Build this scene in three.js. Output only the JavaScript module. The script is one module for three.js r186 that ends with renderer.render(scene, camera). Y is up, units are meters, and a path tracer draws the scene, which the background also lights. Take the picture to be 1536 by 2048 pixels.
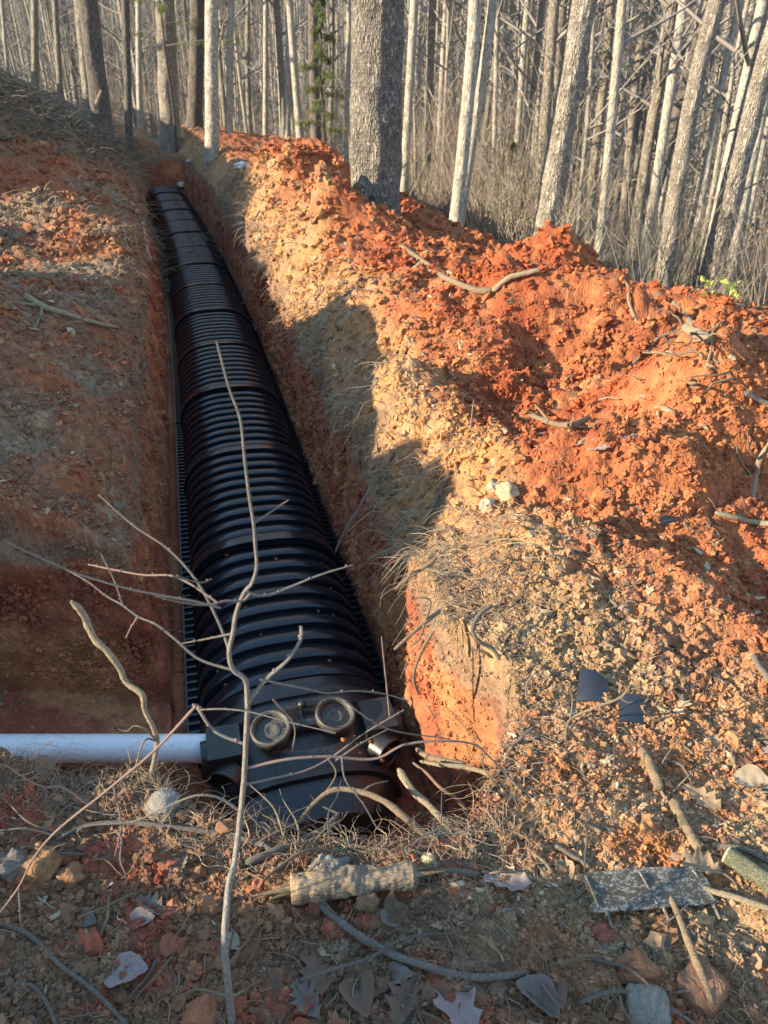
import * as THREE from 'three';
import { ImprovedNoise } from 'three/addons/math/ImprovedNoise.js';
import { mergeGeometries, mergeVertices } from 'three/addons/utils/BufferGeometryUtils.js';

// ------------------------------------------------------------------ camera, sky, sun, exposure
const scene = new THREE.Scene();
const PITCH = 29.8 * Math.PI / 180, FPX = 1538, EYE = 2.57;      // photo pixels, metres above the trench floor
const camera = new THREE.PerspectiveCamera(2 * Math.atan(1024 / FPX) * 180 / Math.PI, 0.75, 0.05, 600);
camera.position.set(0, EYE, 0);
camera.rotation.set(-PITCH, 0, 0);
camera.focus = 2.2;
camera.userData.fStop = 6.5;
const renderer = new THREE.WebGLRenderer();
renderer.toneMapping = THREE.LinearToneMapping;
renderer.toneMappingExposure = 2.35;
renderer.shadowMap.enabled = true;

const SUN = new THREE.Vector3(-0.94, 0.345, 0.17).normalize();
const sun = new THREE.DirectionalLight(new THREE.Color().setRGB(1.0, 0.84, 0.62), 4.9);
sun.position.copy(SUN).multiplyScalar(60); sun.target.position.set(0, 0, -6);
sun.castShadow = true; sun.shadow.radius = 1; sun.shadow.mapSize.set(4096, 4096);
Object.assign(sun.shadow.camera, { left: -30, right: 30, top: 30, bottom: -30, near: 1, far: 160 });
scene.add(sun, sun.target);
{
  const w = 256, h = 128, d = new Float32Array(w * h * 4);
  for (let j = 0; j < h; j++) for (let i = 0; i < w; i++) {
    const el = ((j + 0.5) / h - 0.5) * Math.PI, s = Math.max(0, Math.sin(el)), k = Math.pow(s, 0.45), o = (j * w + i) * 4;
    const m = 0.67;
    d[o] = m * (0.80 * (1 - k) + 0.22 * k); d[o + 1] = m * (0.88 * (1 - k) + 0.44 * k); d[o + 2] = m * (0.98 * (1 - k) + 0.76 * k); d[o + 3] = 1;
  }
  const t = new THREE.DataTexture(d, w, h, THREE.RGBAFormat, THREE.FloatType);
  t.mapping = THREE.EquirectangularReflectionMapping; t.magFilter = THREE.LinearFilter; t.needsUpdate = true;
  scene.background = t; scene.environment = t;
}

// ------------------------------------------------------------------ helpers
const V = (x, y, z) => new THREE.Vector3(x, y, z);
function rng(seed) { let s = seed >>> 0; return () => { s = (s + 0x6D2B79F5) >>> 0; let t = Math.imul(s ^ (s >>> 15), 1 | s); t = (t + Math.imul(t ^ (t >>> 7), 61 | t)) ^ t; return ((t ^ (t >>> 14)) >>> 0) / 4294967296; }; }
const PN = new ImprovedNoise();
const n3 = (x, y, z) => PN.noise(x + 31.7, y + 17.3, z + 53.1);
const fbm = (x, y, z, oct = 4) => { let a = 0, f = 1, w = 0.5; for (let i = 0; i < oct; i++) { a += w * n3(x * f, y * f, z * f + i * 7.7); f *= 2.03; w *= 0.5; } return a; };
const clamp = (x, a = 0, b = 1) => Math.min(b, Math.max(a, x));
const sst = (a, b, x) => { const t = clamp((x - a) / (b - a)); return t * t * (3 - 2 * t); };
const mix = (a, b, t) => a + (b - a) * t;
const lerp3 = (a, b, t) => [mix(a[0], b[0], t), mix(a[1], b[1], t), mix(a[2], b[2], t)];
const interp = (tbl, x) => { if (x <= tbl[0][0]) return tbl[0][1]; for (let i = 1; i < tbl.length; i++) if (x <= tbl[i][0]) { const a = tbl[i - 1], b = tbl[i]; return mix(a[1], b[1], (x - a[0]) / (b[0] - a[0])); } return tbl[tbl.length - 1][1]; };
const taken = new Map();
function numbered(n) { const k = taken.get(n) || 0; taken.set(n, k + 1); return k ? n + '_' + String(k).padStart(3, '0') : n; }
function shadow(o) { o.traverse(m => { if (m.isMesh) { m.castShadow = true; m.receiveShadow = true; } }); return o; }
function add(o, name, label, category, group) { o.name = numbered(name); o.userData = { label, category }; if (group) o.userData.group = group; scene.add(o); return shadow(o); }
function setting(o, name, label, kind = 'structure', category) { o.name = numbered(name); o.userData = { kind, label }; if (category) o.userData.category = category; scene.add(o); return shadow(o); }
function part(parent, name, geo, mat, label) { const m = new THREE.Mesh(geo, mat); m.name = name; if (label) m.userData.label = label; parent.add(m); m.castShadow = m.receiveShadow = true; return m; }
// a pixel of the photograph gives a direction; distance D (metres ahead over the ground) comes from what the thing touches
const CF = V(0, -Math.sin(PITCH), -Math.cos(PITCH)), CU = V(0, Math.cos(PITCH), -Math.sin(PITCH));
const ray = (px, py) => V((px - 768) / FPX, 0, 0).addScaledVector(CU, -(py - 1024) / FPX).add(CF);
const at = (px, py, D) => { const r = ray(px, py); return r.multiplyScalar(D / -r.z).add(V(0, EYE, 0)); };
function hit(px, py, lift = 0) {
  const r = ray(px, py); let a = 0.4, pa = a;
  for (; a < 60; pa = a, a += 0.02 + a * 0.004) { if (EYE + r.y * a < heightAt(r.x * a, -r.z * a) + lift) break; }
  for (let i = 0; i < 14; i++) { const m = (a + pa) / 2; if (EYE + r.y * m < heightAt(r.x * m, -r.z * m) + lift) a = m; else pa = m; }
  return V(r.x * a, EYE + r.y * a, r.z * a);
}
function spline(pts, n) { return new THREE.CatmullRomCurve3(pts, false, 'centripetal').getPoints(n); }
// tapered tube through points; rad(f) metres; rough = relative lumpiness
function tube(pts, rad, sides = 7, o = {}) {
  const P = o.raw ? pts : spline(pts, o.seg || pts.length * 4), n = P.length, pos = [], uv = [], idx = [];
  let N = null, T = V(0, 0, 0), len = 0; const sd = o.seed || 0, closed = o.cap !== false;
  for (let i = 0; i < n; i++) {
    T.copy(P[Math.min(i + 1, n - 1)]).sub(P[Math.max(i - 1, 0)]).normalize();
    if (!N) N = (Math.abs(T.y) < 0.9 ? V(0, 1, 0) : V(1, 0, 0)).cross(T).normalize();
    N.addScaledVector(T, -N.dot(T)).normalize();
    const B = T.clone().cross(N); if (i) len += P[i].distanceTo(P[i - 1]);
    const r0 = rad(i / (n - 1));
    for (let k = 0; k <= sides; k++) {
      const a = (k % sides) / sides * Math.PI * 2, c = Math.cos(a), s = Math.sin(a);
      let r = r0;
      if (o.ridge) r *= 1 + o.ridge * (Math.abs(n3(c * 5 + sd, s * 5, len * 1.6)) * 2 - 0.5 + 0.5 * n3(c * 11, s * 11 + sd, len * 5));
      if (o.rough) r *= 1 + o.rough * (n3(c * 1.3 + sd, s * 1.3 + sd * 2, len * (o.freq || 20)) + 0.5 * n3(c * 3 + sd, s * 3, len * (o.freq || 20) * 2.7));
      pos.push(P[i].x + (N.x * c + B.x * s) * r, P[i].y + (N.y * c + B.y * s) * r, P[i].z + (N.z * c + B.z * s) * r);
      uv.push(k / sides * Math.max(1, Math.round(r0 * 6.28 / (o.tile || 0.3))), len / (o.tile || 0.3));
    }
  }
  const w = sides + 1;
  for (let i = 0; i < n - 1; i++) for (let k = 0; k < sides; k++) { const a = i * w + k, b = a + w; idx.push(a, a + 1, b, b, a + 1, b + 1); }
  if (closed) for (const [i, f] of [[0, 1], [n - 1, 0]]) {
    const c = pos.length / 3; pos.push(P[i].x, P[i].y, P[i].z); uv.push(0.5, 0.5);
    for (let k = 0; k < sides; k++) f ? idx.push(c, i * w + k + 1, i * w + k) : idx.push(c, i * w + k, i * w + k + 1);
  }
  const g = new THREE.BufferGeometry();
  g.setAttribute('position', new THREE.Float32BufferAttribute(pos, 3)); g.setAttribute('uv', new THREE.Float32BufferAttribute(uv, 2)); g.setIndex(idx);
  g.computeVertexNormals();
  const nm = g.attributes.normal;
  for (let i = 0; i < n; i++) { const a = i * w, b = a + sides; for (let k = 0; k < 3; k++) { const s = nm.array[a * 3 + k] + nm.array[b * 3 + k]; nm.array[a * 3 + k] = nm.array[b * 3 + k] = s; } }
  nm.needsUpdate = true; g.normalizeNormals();
  return g;
}
function tintGeo(g, c) { const n = g.attributes.position.count, a = new Float32Array(n * 3); for (let i = 0; i < n; i++) a.set(c, i * 3); g.setAttribute('color', new THREE.BufferAttribute(a, 3)); return g; }
function lump(seed, detail = 1, amp = 0.35, f = 1.2) {
  let g = mergeVertices((() => { const q = new THREE.IcosahedronGeometry(1, detail); q.deleteAttribute('normal'); q.deleteAttribute('uv'); return q; })(), 1e-4);
  const p = g.attributes.position;
  for (let i = 0; i < p.count; i++) { const v = V().fromBufferAttribute(p, i); const r = 1 + amp * (n3(v.x * f + seed * 3.1, v.y * f + seed, v.z * f) + 0.6 * n3(v.x * f * 2.3, v.y * f * 2.3 + seed, v.z * f * 2.3)); v.multiplyScalar(r); p.setXYZ(i, v.x, v.y, v.z); }
  g.computeVertexNormals(); return g;
}
// periodic noise for tiling textures
function tileNoise(size, cells, seed) {
  const R = rng(seed), L = new Float32Array(cells * cells).map(() => R()), out = new Float32Array(size * size);
  for (let y = 0; y < size; y++) for (let x = 0; x < size; x++) {
    const fx = x / size * cells, fy = y / size * cells, ix = fx | 0, iy = fy | 0; let tx = fx - ix, ty = fy - iy; tx = tx * tx * (3 - 2 * tx); ty = ty * ty * (3 - 2 * ty);
    const g = (a, b) => L[((b + cells) % cells) * cells + (a + cells) % cells];
    out[y * size + x] = mix(mix(g(ix, iy), g(ix + 1, iy), tx), mix(g(ix, iy + 1), g(ix + 1, iy + 1), tx), ty);
  }
  return out;
}
function texture(size, fn, srgb = false, sx = size) {
  const d = new Uint8Array(sx * size * 4);
  for (let y = 0; y < size; y++) for (let x = 0; x < sx; x++) { const c = fn(x, y), o = (y * sx + x) * 4; for (let k = 0; k < 3; k++) d[o + k] = clamp(c[k]) * 255; d[o + 3] = 255; }
  const t = new THREE.DataTexture(d, sx, size); t.wrapS = t.wrapT = THREE.RepeatWrapping; t.magFilter = THREE.LinearFilter; t.minFilter = THREE.LinearMipmapLinearFilter; t.generateMipmaps = true;
  if (srgb) t.colorSpace = THREE.SRGBColorSpace; t.needsUpdate = true; return t;
}
function octaves(size, list, seed) { const o = new Float32Array(size * size); let tw = 0; list.forEach(([c, w], i) => { const n = tileNoise(size, c, seed + i); tw += w; for (let k = 0; k < o.length; k++) o[k] += n[k] * w; }); for (let k = 0; k < o.length; k++) o[k] /= tw; return o; }

// ------------------------------------------------------------------ terrain shape
const xc = D => -0.374 - 0.251 * (D - 2.427) - 0.0031 * Math.max(0, D - 6) ** 2;          // centre line of the trench
const wob = (D, s) => 0.035 * n3(D * 1.3, s, 0) + 0.014 * n3(D * 5, s, 2);
const lwBot = D => -0.54 + wob(D, 5) * 0.5, lwTop = D => lwBot(D) - 0.13 - 0.05 * n3(D * 2, 9, 1);
const rwBot = D => interp([[1.3, 0.25], [1.45, 0.36], [1.65, 0.52], [1.9, 0.60], [2.12, 0.475], [2.3, 0.48], [4, 0.50], [19, 0.5]], D) + wob(D, 11) * sst(2.1, 2.8, D);
const rwTop = D => rwBot(D) + 0.05 + 0.03 * sst(2.2, 3.5, D);
const nWob = x => 0.05 * n3(x * 1.7, 3, 4) + 0.02 * n3(x * 6, 3, 4) - 0.17 * sst(-0.62, -0.38, x) * (1 - 0.6 * sst(0.2, 0.5, x)), NWD = x => NW0 + nWob(x), NW0 = 1.40, NW1 = 1.49, SW0 = 2.62, SW1 = 2.74;
const sWob = x => 0.04 * n3(x * 1.5, 8, 4);
const EDGE = [[12, 1.5], [6, 3.6], [3.5, 6.0], [1.5, 7.7], [0.5, 9.6], [-0.6, 14], [-2.5, 22], [-14, 28], [-60, 36]];
function edgeDist(x, D) {
  let best = 1e9, sgn = -1;
  for (let i = 0; i < EDGE.length - 1; i++) {
    const [ax, ay] = EDGE[i], [bx, by] = EDGE[i + 1], ux = bx - ax, uy = by - ay, t = clamp(((x - ax) * ux + (D - ay) * uy) / (ux * ux + uy * uy));
    const dx = x - ax - ux * t, dy = D - ay - uy * t, q = dx * dx + dy * dy;
    if (q < best - 1e-9) { best = q; sgn = (ux * (D - ay) - uy * (x - ax)) < 0 ? 1 : -1; }
  }
  return sgn * Math.sqrt(best);
}
// spoil mounds: x, D, height, radius across, radius along, turn
const MOUNDS = [
  [1.5, 6.4, 0.19, 0.36, 0.42, 0.5], [2.5, 6.1, 0.12, 0.6, 0.4, 0.3], [0.72, 4.7, 0.20, 0.55, 0.38, 0.5], [1.35, 4.35, 0.15, 0.5, 0.3, 0.4],
  [1.46, 3.3, 0.27, 0.27, 0.34, 0.4], [1.05, 3.0, 0.09, 0.3, 0.2, 0.2], [-0.25, 5.0, 0.12, 0.4, 0.3, 0], [-0.02, 3.85, 0.13, 0.26, 0.3, 0], [-0.72, 7.4, 0.14, 0.5, 0.35, 0.3], [0.1, 6.2, 0.13, 0.6, 0.32, 0.4],
  [-0.2, 7.3, 0.13, 0.6, 0.4, 0.4], [-1.3, 9.4, 0.16, 0.6, 0.45, 0.3], [-0.5, 9.6, 0.2, 0.6, 0.5, 0.3], [-1.2, 11.2, 0.2, 0.8, 0.6, 0], [0.75, 7.6, 0.1, 0.6, 0.35, 0.5], [0.55, 2.35, 0.06, 0.22, 0.2, 0], [0.95, 2.15, 0.05, 0.25, 0.15, 0.3],
  [2.6, 4.7, 0.10, 0.6, 0.4, 0.4], [-4.9, 11.2, 0.35, 1.5, 0.9, 0], [-3.6, 10.2, 0.14, 0.7, 0.5, 0], [-2.7, 7.6, 0.14, 0.8, 0.3, 0.2], [-3.4, 8.3, 0.18, 0.7, 0.4, 0], [-1.55, 3.6, 0.05, 0.4, 0.3, 0], [-1.75, 5.0, 0.08, 0.5, 0.4, 0],
];
const lipR = D => interp([[1, 0.95], [2.2, 0.93], [3, 0.94], [5, 1.0], [8, 1.06], [12, 1.12], [20, 1.2]], D);
const lipL = D => interp([[2.6, 0.78], [3.3, 0.84], [5, 0.95], [8, 1.08], [12, 1.2], [20, 1.3]], D);
// long bucket-dumped crests: from, to, height, half width
const CRESTS = [[0.3, 5.5, 1.9, 4.1, 0.27, 0.30], [-0.7, 7.4, 1.3, 6.2, 0.22, 0.34], [-0.3, 5.2, 0.55, 4.2, 0.14, 0.24], [-0.2, 4.1, 0.3, 3.5, 0.14, 0.2], [0.3, 3.2, 1.15, 2.75, 0.12, 0.17], [1.2, 3.6, 1.75, 3.0, 0.24, 0.24], [-1.2, 9.5, 0.4, 8.2, 0.24, 0.4], [-1.5, 11.8, -0.2, 10.2, 0.26, 0.45], [2.0, 5.6, 3.0, 4.9, 0.2, 0.3], [0.55, 2.5, 1.1, 2.2, 0.07, 0.13]];
const SHADE_RIDGE = [[-8, 2.8], [-0.5, 2.75], [0.05, 2.45], [0.4, 1.75], [0.7, 1.3], [1.3, 1.2], [1.45, 1.35], [1.6, 2.1], [1.9, 2.2], [2.4, 2.3], [4.6, 2.45], [5.4, 2.0], [6.2, 1.6], [7.6, 1.7], [8.6, 2.6], [12, 3.1], [18, 3.0]];  // crest heights of an added unseen ridge; its dips let the sun through
function openGround(x, D) {
  const t = x - xc(D);
  let y;
  const left = lipL(D) + 0.10 * sst(0.6, 0.9, -t) + (0.34 - 0.31 * sst(4.9, 6.2, D) * (1 - sst(8.6, 10.2, D))) * Math.max(0, -t - 0.7) - 0.2 * Math.max(0, -t - 6) + 0.10 * Math.max(0, -t - 1.5) * sst(8.6, 11, D);
  const bank = sst(2.3, 3.2, D), right = lipR(D) + mix(0.11 * sst(0.5, 1.0, t), -0.34 * (1 - sst(0.42, 0.92, t)) + 0.13 * sst(0.8, 1.05, t), bank) - 0.125 * Math.max(0, t - 1.4);
  y = mix(left, right, sst(-0.45, 0.45, t));
  const front = 0.955 + 0.11 * sst(0.72, 1.1, -x) - 0.02 * x + 0.02 * (1.4 - D);
  y = mix(y, front, 1 - sst(1.7, 2.7, D));
  for (const [mx, mD, h, rx, rD, a] of MOUNDS) { const dx = x - mx, dD = D - mD; if (Math.abs(dx) > 3 || Math.abs(dD) > 3) continue; const c = Math.cos(a), s = Math.sin(a), q = ((dx * c + dD * -s) / rx) ** 2 + ((dx * s + dD * c) / rD) ** 2; if (q < 8) y += 1.65 * h * Math.exp(-q * (1 + 0.35 * n3(x * 3, D * 3, 1))); }
  for (const [x0, D0, x1, D1, h, w] of CRESTS) { const ux = x1 - x0, uD = D1 - D0, q = clamp(((x - x0) * ux + (D - D0) * uD) / (ux * ux + uD * uD)), d = Math.hypot(x - x0 - ux * q, D - D0 - uD * q) / (w * (1 + 0.5 * n3(x * 2.2, D * 2.2, 6))); if (d < 2.5) y += h * Math.exp(-d * d) * (1 + 0.7 * n3(x * 1.9 + 4, D * 1.9, 9)) * sst(-0.15, 0.35, q + 0.25); }
  const xr = -3.5 - 0.5 * Math.max(0, D - 4.5);      // added out-of-view ridge on the uphill side, shaped to cast shade
  if (x < -1.8 && D < 18) { const Y = interp(SHADE_RIDGE, D) + 0.30 * n3(D * 1.9, 2, 7) + 0.16 * n3(D * 5, 2, 8), q = (x - xr) / 0.85; if (Y > y) y += (Y - y) * Math.exp(-q * q); }
  const e = edgeDist(x, D);
  if (e > 0) { // beyond the dug strip the wooded slope falls to a hollow, then the far hillside climbs
    const q = e < 14 ? -0.40 * e : e < 22 ? -5.6 - 0.15 * (e - 14) : -6.8 + 0.40 * (e - 22) ** 1.0 * sst(20, 40, e);
    y = mix(y, 0.7, sst(0, 1.2, e)) + q * sst(0, 2.5, e);
  }
  return y;
}
function rough(x, D) {
  const near = 1 - sst(3, 12, D), spoil = sst(0.55, 1.1, x - xc(D)) * sst(1.6, 2.2, D) * (1 - sst(0, 2, edgeDist(x, D)));
  let r = 0.05 * n3(x * 1.1, D * 1.1, 3) + 0.03 * n3(x * 2.7, D * 2.7, 8);
  // clods: rounded tops, sharp valleys between
  r += (0.018 + 0.030 * spoil) * (Math.abs(n3(x * 5.5, D * 5.5, 12)) * 2 - 0.5);
  r += (0.011 + 0.010 * spoil) * (Math.abs(n3(x * 13, D * 13, 15)) * 2.6 - 0.6);
  r += 0.009 * (Math.abs(n3(x * 29, D * 29, 19)) * 2 - 0.5) * (0.35 + 0.65 * near);
  if (D > 2.8 && x - xc(D) < -0.72) r += 0.035 * (Math.abs(n3(x * 3.6, D * 3.6, 51)) * 2 - 0.4) + 0.022 * (Math.abs(n3(x * 8, D * 8, 52)) * 2 - 0.4);
  if (D < 5) r += 0.005 * n3(x * 62, D * 62, 23);
  if (spoil > 0.02) { const p = (x * 0.55 + D * 1.05) / 1.05 + 0.7 * n3(x * 0.8, D * 0.8, 40); const w = 0.5 + 0.5 * Math.sin(p * 6.283); r += spoil * 0.05 * (w * w - 0.4) * (1 - sst(9, 16, D)); }
  return r;
}
function carve(x, D) { // 1 on the trench floor, 0 on open ground
  const t = x - xc(D);
  const ends = clamp((D - NW0 - nWob(x)) / (NW1 - NW0)) * (1 - clamp((D - 19.2) / 0.5));
  const main = Math.min(clamp((t - lwTop(D)) / (lwBot(D) - lwTop(D))), 1 - clamp((t - rwBot(D)) / (rwTop(D) - rwBot(D)))) * ends;
  const side = t < 0 ? Math.min(clamp((D - NW0 - nWob(x)) / (NW1 - NW0)), 1 - clamp((D - SW0 - sWob(x)) / (SW1 - SW0))) * (1 - sst(2.6, 3.6, -x)) : 0;
  return Math.max(main, side);
}
function heightAt(x, D) {
  const c = D > 1.2 && D < 20 ? carve(x, D) : 0, t = x - xc(D);
  let y = openGround(x, D), r = rough(x, D);
  if (c > 0) { const fl = 0.0 + (t < -0.55 ? 0.07 + 0.05 * sst(0.55, 1.2, -t) : 0); y = mix(y, fl, c); r *= mix(1, 0.35, sst(0, 0.6, c)); }
  return y + r;
}
// ------------------------------------------------------------------ ground colours (linear): what the soil is, not how it is lit
const CLAY = [0.355, 0.112, 0.044], ORANGE = [0.44, 0.175, 0.062], OCHRE = [0.50, 0.27, 0.105], TAN = [0.41, 0.275, 0.145], HUMUS = [0.185, 0.118, 0.070], BROWN = [0.235, 0.120, 0.060], DARKRED = [0.30, 0.068, 0.032], LITTER = [0.135, 0.10, 0.068];
function soil(x, D, y) {
  const t = x - xc(D), a = fbm(x * 1.4, D * 1.4, 60, 4), b = fbm(x * 4.5, D * 4.5, 70, 4), s = n3(x * 16, D * 16, 80) + 0.6 * n3(x * 41, D * 41, 83);
  const e = edgeDist(x, D), c = D > 1.2 && D < 20 ? carve(x, D) : 0;
  let k;
  if (D < 1.75 && c < 0.05) { // trodden topsoil with clay crumbs
    k = lerp3(BROWN, HUMUS, sst(-0.15, 0.3, a + 0.4 * b));
    k = lerp3(k, DARKRED, sst(0.0, 0.25, b + 0.25 * s) * 0.8);
    const r = sst(0.1, 0.55, x + 0.35 * a); k = lerp3(k, lerp3(ORANGE, TAN, sst(-0.35, 0.1, b + 0.5 * a)), r * sst(0.75, 1.1, D + 0.3 * b) * 0.85);
    k = lerp3(k, CLAY, r * sst(0.0, 0.3, b - a * 0.3 + 0.2 * s) * 0.6);
  } else if (t > 0) {
    const strip = 1 - sst(0.85, 1.15, t + 0.6 * b + 0.3 * a);
    k = lerp3([0.33, 0.083, 0.028], CLAY, sst(-0.2, 0.1, a + 0.5 * b)); k = lerp3(k, ORANGE, 0.5 * sst(0.0, 0.35, a - 0.4 * b + 0.25 * s));
    k = lerp3(k, OCHRE, 0.4 * sst(0.1, 0.35, b - 0.3 * a));
    k = lerp3(k, lerp3(OCHRE, TAN, sst(-0.15, 0.2, b + 0.3 * s)), strip * 0.8);
    k = lerp3(k, lerp3(TAN, HUMUS, sst(-0.1, 0.3, s)), (1 - sst(1.9, 2.5, D + 0.5 * a)) * (1 - sst(0.8, 1.4, x + 0.5 * b)) * 0.75);
    k = lerp3(k, HUMUS, 0.75 * sst(0.5, 0.75, 1 - (t - 0.4) / 0.55 + 0.6 * b) * sst(2.3, 2.8, D));
    k = lerp3(k, TAN, sst(0.12, 0.3, fbm(x * 0.9 + 9, D * 0.9, 44, 3) + 0.15 * s) * 0.7 * sst(3.6, 4.4, D) * sst(1.9, 2.6, x + 0.4 * b));
  } else {
    k = lerp3([0.29, 0.125, 0.058], [0.215, 0.15, 0.095], sst(-0.2, 0.25, a + 0.6 * b));
    k = lerp3(k, [0.34, 0.115, 0.045], sst(0.0, 0.25, b - 0.5 * a));
    k = lerp3(k, [0.36, 0.25, 0.14], sst(0.1, 0.4, s * 0.7 + a) * 0.45);
    k = lerp3(k, CLAY, sst(0.5, 0.9, 1.4 - Math.hypot((x + 3.9 + 0.2 * a) / 1.1, (D - 9.1 + b) / 1.0)) * 0.9);
    k = lerp3(k, HUMUS, sst(0, 1, (D - 9.5) / 1.5 + 0.8 * b) * sst(0.6, 1.3, -t));
  }
  if (c > 0.02) { // cut faces and floor
    // one make-up on every cut: red clay with yellower pockets, and the thin grey topsoil layer at the lip
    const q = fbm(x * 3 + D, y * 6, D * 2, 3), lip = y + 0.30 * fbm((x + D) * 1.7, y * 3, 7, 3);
    let w = lerp3([0.30, 0.085, 0.038], [0.37, 0.125, 0.055], sst(-0.2, 0.25, q));
    w = lerp3(w, [0.47, 0.225, 0.09], 0.6 * sst(-0.05, 0.15, fbm(x * 2.1 + 5, y * 2.6, D * 2.1, 3)));
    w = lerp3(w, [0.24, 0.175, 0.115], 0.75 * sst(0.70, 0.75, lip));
    w = lerp3(w, [0.24, 0.07, 0.04], 0.6 * sst(0.12, 0.3, fbm(x * 9, y * 9, D * 9, 3)));
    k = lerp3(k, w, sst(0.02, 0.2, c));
  }
  if (e > -0.4) k = lerp3(k, lerp3(LITTER, HUMUS, sst(-0.2, 0.2, b)), sst(-0.2, 0.6, e + 0.5 * b));
  const v = 1 + 0.22 * s + 0.12 * b; return [k[0] * v, k[1] * v, k[2] * v];
}
// ------------------------------------------------------------------ shared textures and materials
const SZ = 512, grainA = octaves(SZ, [[8, 0.5], [24, 0.7], [64, 1], [150, 1]], 11), grainB = octaves(SZ, [[40, 1], [110, 1], [256, 0.8]], 31);
const soilBump = texture(SZ, (x, y) => { const i = y * SZ + x, g = 0.55 * grainA[i] + 0.45 * Math.abs(grainB[i] - 0.5) * 2; return [g, g, g]; });
const soilMap = texture(SZ, (x, y) => { const i = y * SZ + x, g = 0.70 + 0.55 * (grainA[i] - 0.5) + 0.5 * (grainB[i] - 0.5), sp = grainB[i] > 0.70 ? 0.12 : 0; return [g + sp, g * 0.99 + sp, g * 0.97 + sp]; });
const barkN = octaves(256, [[4, 0.4], [16, 0.8], [48, 1]], 91), barkStretch = (x, y, kx, ky) => barkN[((y * ky | 0) % 256) * 256 + (x * kx | 0) % 256];
const barkBump = texture(256, (x, y) => { const f = Math.abs(barkStretch(x, y, 2, 0.5) - 0.5) * 3, g = clamp(f + 0.4 * barkStretch(x, y, 3, 3)); return [g, g, g]; });
const barkMap = texture(256, (x, y) => { const f = Math.abs(barkStretch(x, y, 2, 0.5) - 0.5) * 2.4, n = barkStretch(x, y, 1, 1); const g = 0.34 + 0.75 * clamp(f) + 0.6 * (n - 0.5); return [g, g * 0.985, g * 0.96]; });
const mat = (c, o = {}) => new THREE.MeshStandardMaterial({ color: new THREE.Color().setRGB(...c), roughness: 1, ...o });
const M = {
  ground: mat([1.25, 1.25, 1.25], { vertexColors: true, map: soilMap, bumpMap: soilBump, bumpScale: 0.012 }),
  crumb: mat([1, 1, 1]),
  farGround: mat([1.3, 1.3, 1.3], { vertexColors: true, map: soilMap }),
  plastic: new THREE.MeshPhysicalMaterial({ color: new THREE.Color().setRGB(0.011, 0.012, 0.017), roughness: 0.22 }),
  plasticPort: new THREE.MeshPhysicalMaterial({ color: new THREE.Color().setRGB(0.12, 0.118, 0.108), roughness: 0.5, map: texture(128, (x, y) => { const g = 0.25 + 0.9 * sst(0.35, 0.65, grainA[y * 4 * SZ + x * 4]); return [g, g * 0.96, g * 0.86]; }) }),
  plasticDusty: new THREE.MeshPhysicalMaterial({ color: new THREE.Color().setRGB(0.034, 0.035, 0.037), roughness: 0.36, map: texture(256, (x, y) => { const g = 0.35 + 1.1 * Math.pow(clamp(grainA[y * 2 * SZ + x * 2] * 1.3 - 0.1), 2) + (grainB[y * 2 * SZ + x * 2] > 0.64 ? 0.3 : 0); return [g, g * 0.95, g * 0.85]; }) }),
  pvc: new THREE.MeshPhysicalMaterial({ color: new THREE.Color().setRGB(0.82, 0.82, 0.81), roughness: 0.28, map: texture(256, (x, y) => { const i = y * 2 * SZ + x * 2, d = sst(0.62, 0.72, grainB[i] * 0.6 + grainA[i] * 0.45) * 0.35 + sst(0.56, 0.70, grainA[i]) * 0.12; return [1 - d * 0.6, 1 - d * 0.8, 1 - d]; }) }),
  
  bark: mat([0.58, 0.51, 0.41], { map: barkMap, bumpMap: barkBump, bumpScale: 0.02 }),
  barkPale: mat([0.80, 0.73, 0.60], { map: barkMap, bumpMap: barkBump, bumpScale: 0.008 }),
  barkDark: mat([0.30, 0.26, 0.225], { map: barkMap, bumpMap: barkBump, bumpScale: 0.015 }),
  barkGrey: mat([0.41, 0.365, 0.30], { map: barkMap, bumpMap: barkBump, bumpScale: 0.03 }),
  twig: mat([0.29, 0.262, 0.225]), sapling: mat([0.54, 0.49, 0.41], { map: barkMap, bumpMap: barkBump, bumpScale: 0.001 }), redTwig: mat([0.215, 0.15, 0.12]),
  root: mat([0.50, 0.37, 0.225], { map: barkMap, bumpMap: barkBump, bumpScale: 0.0015 }), rootPale: mat([0.64, 0.51, 0.33], { map: barkMap, bumpMap: barkBump, bumpScale: 0.0015 }), rootGrey: mat([0.36, 0.30, 0.245], { map: barkMap, bumpMap: barkBump, bumpScale: 0.0015 }), rootRed: mat([0.42, 0.25, 0.15], { map: barkMap }),
};
if (typeof console !== 'undefined') console.log('materials');
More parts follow.
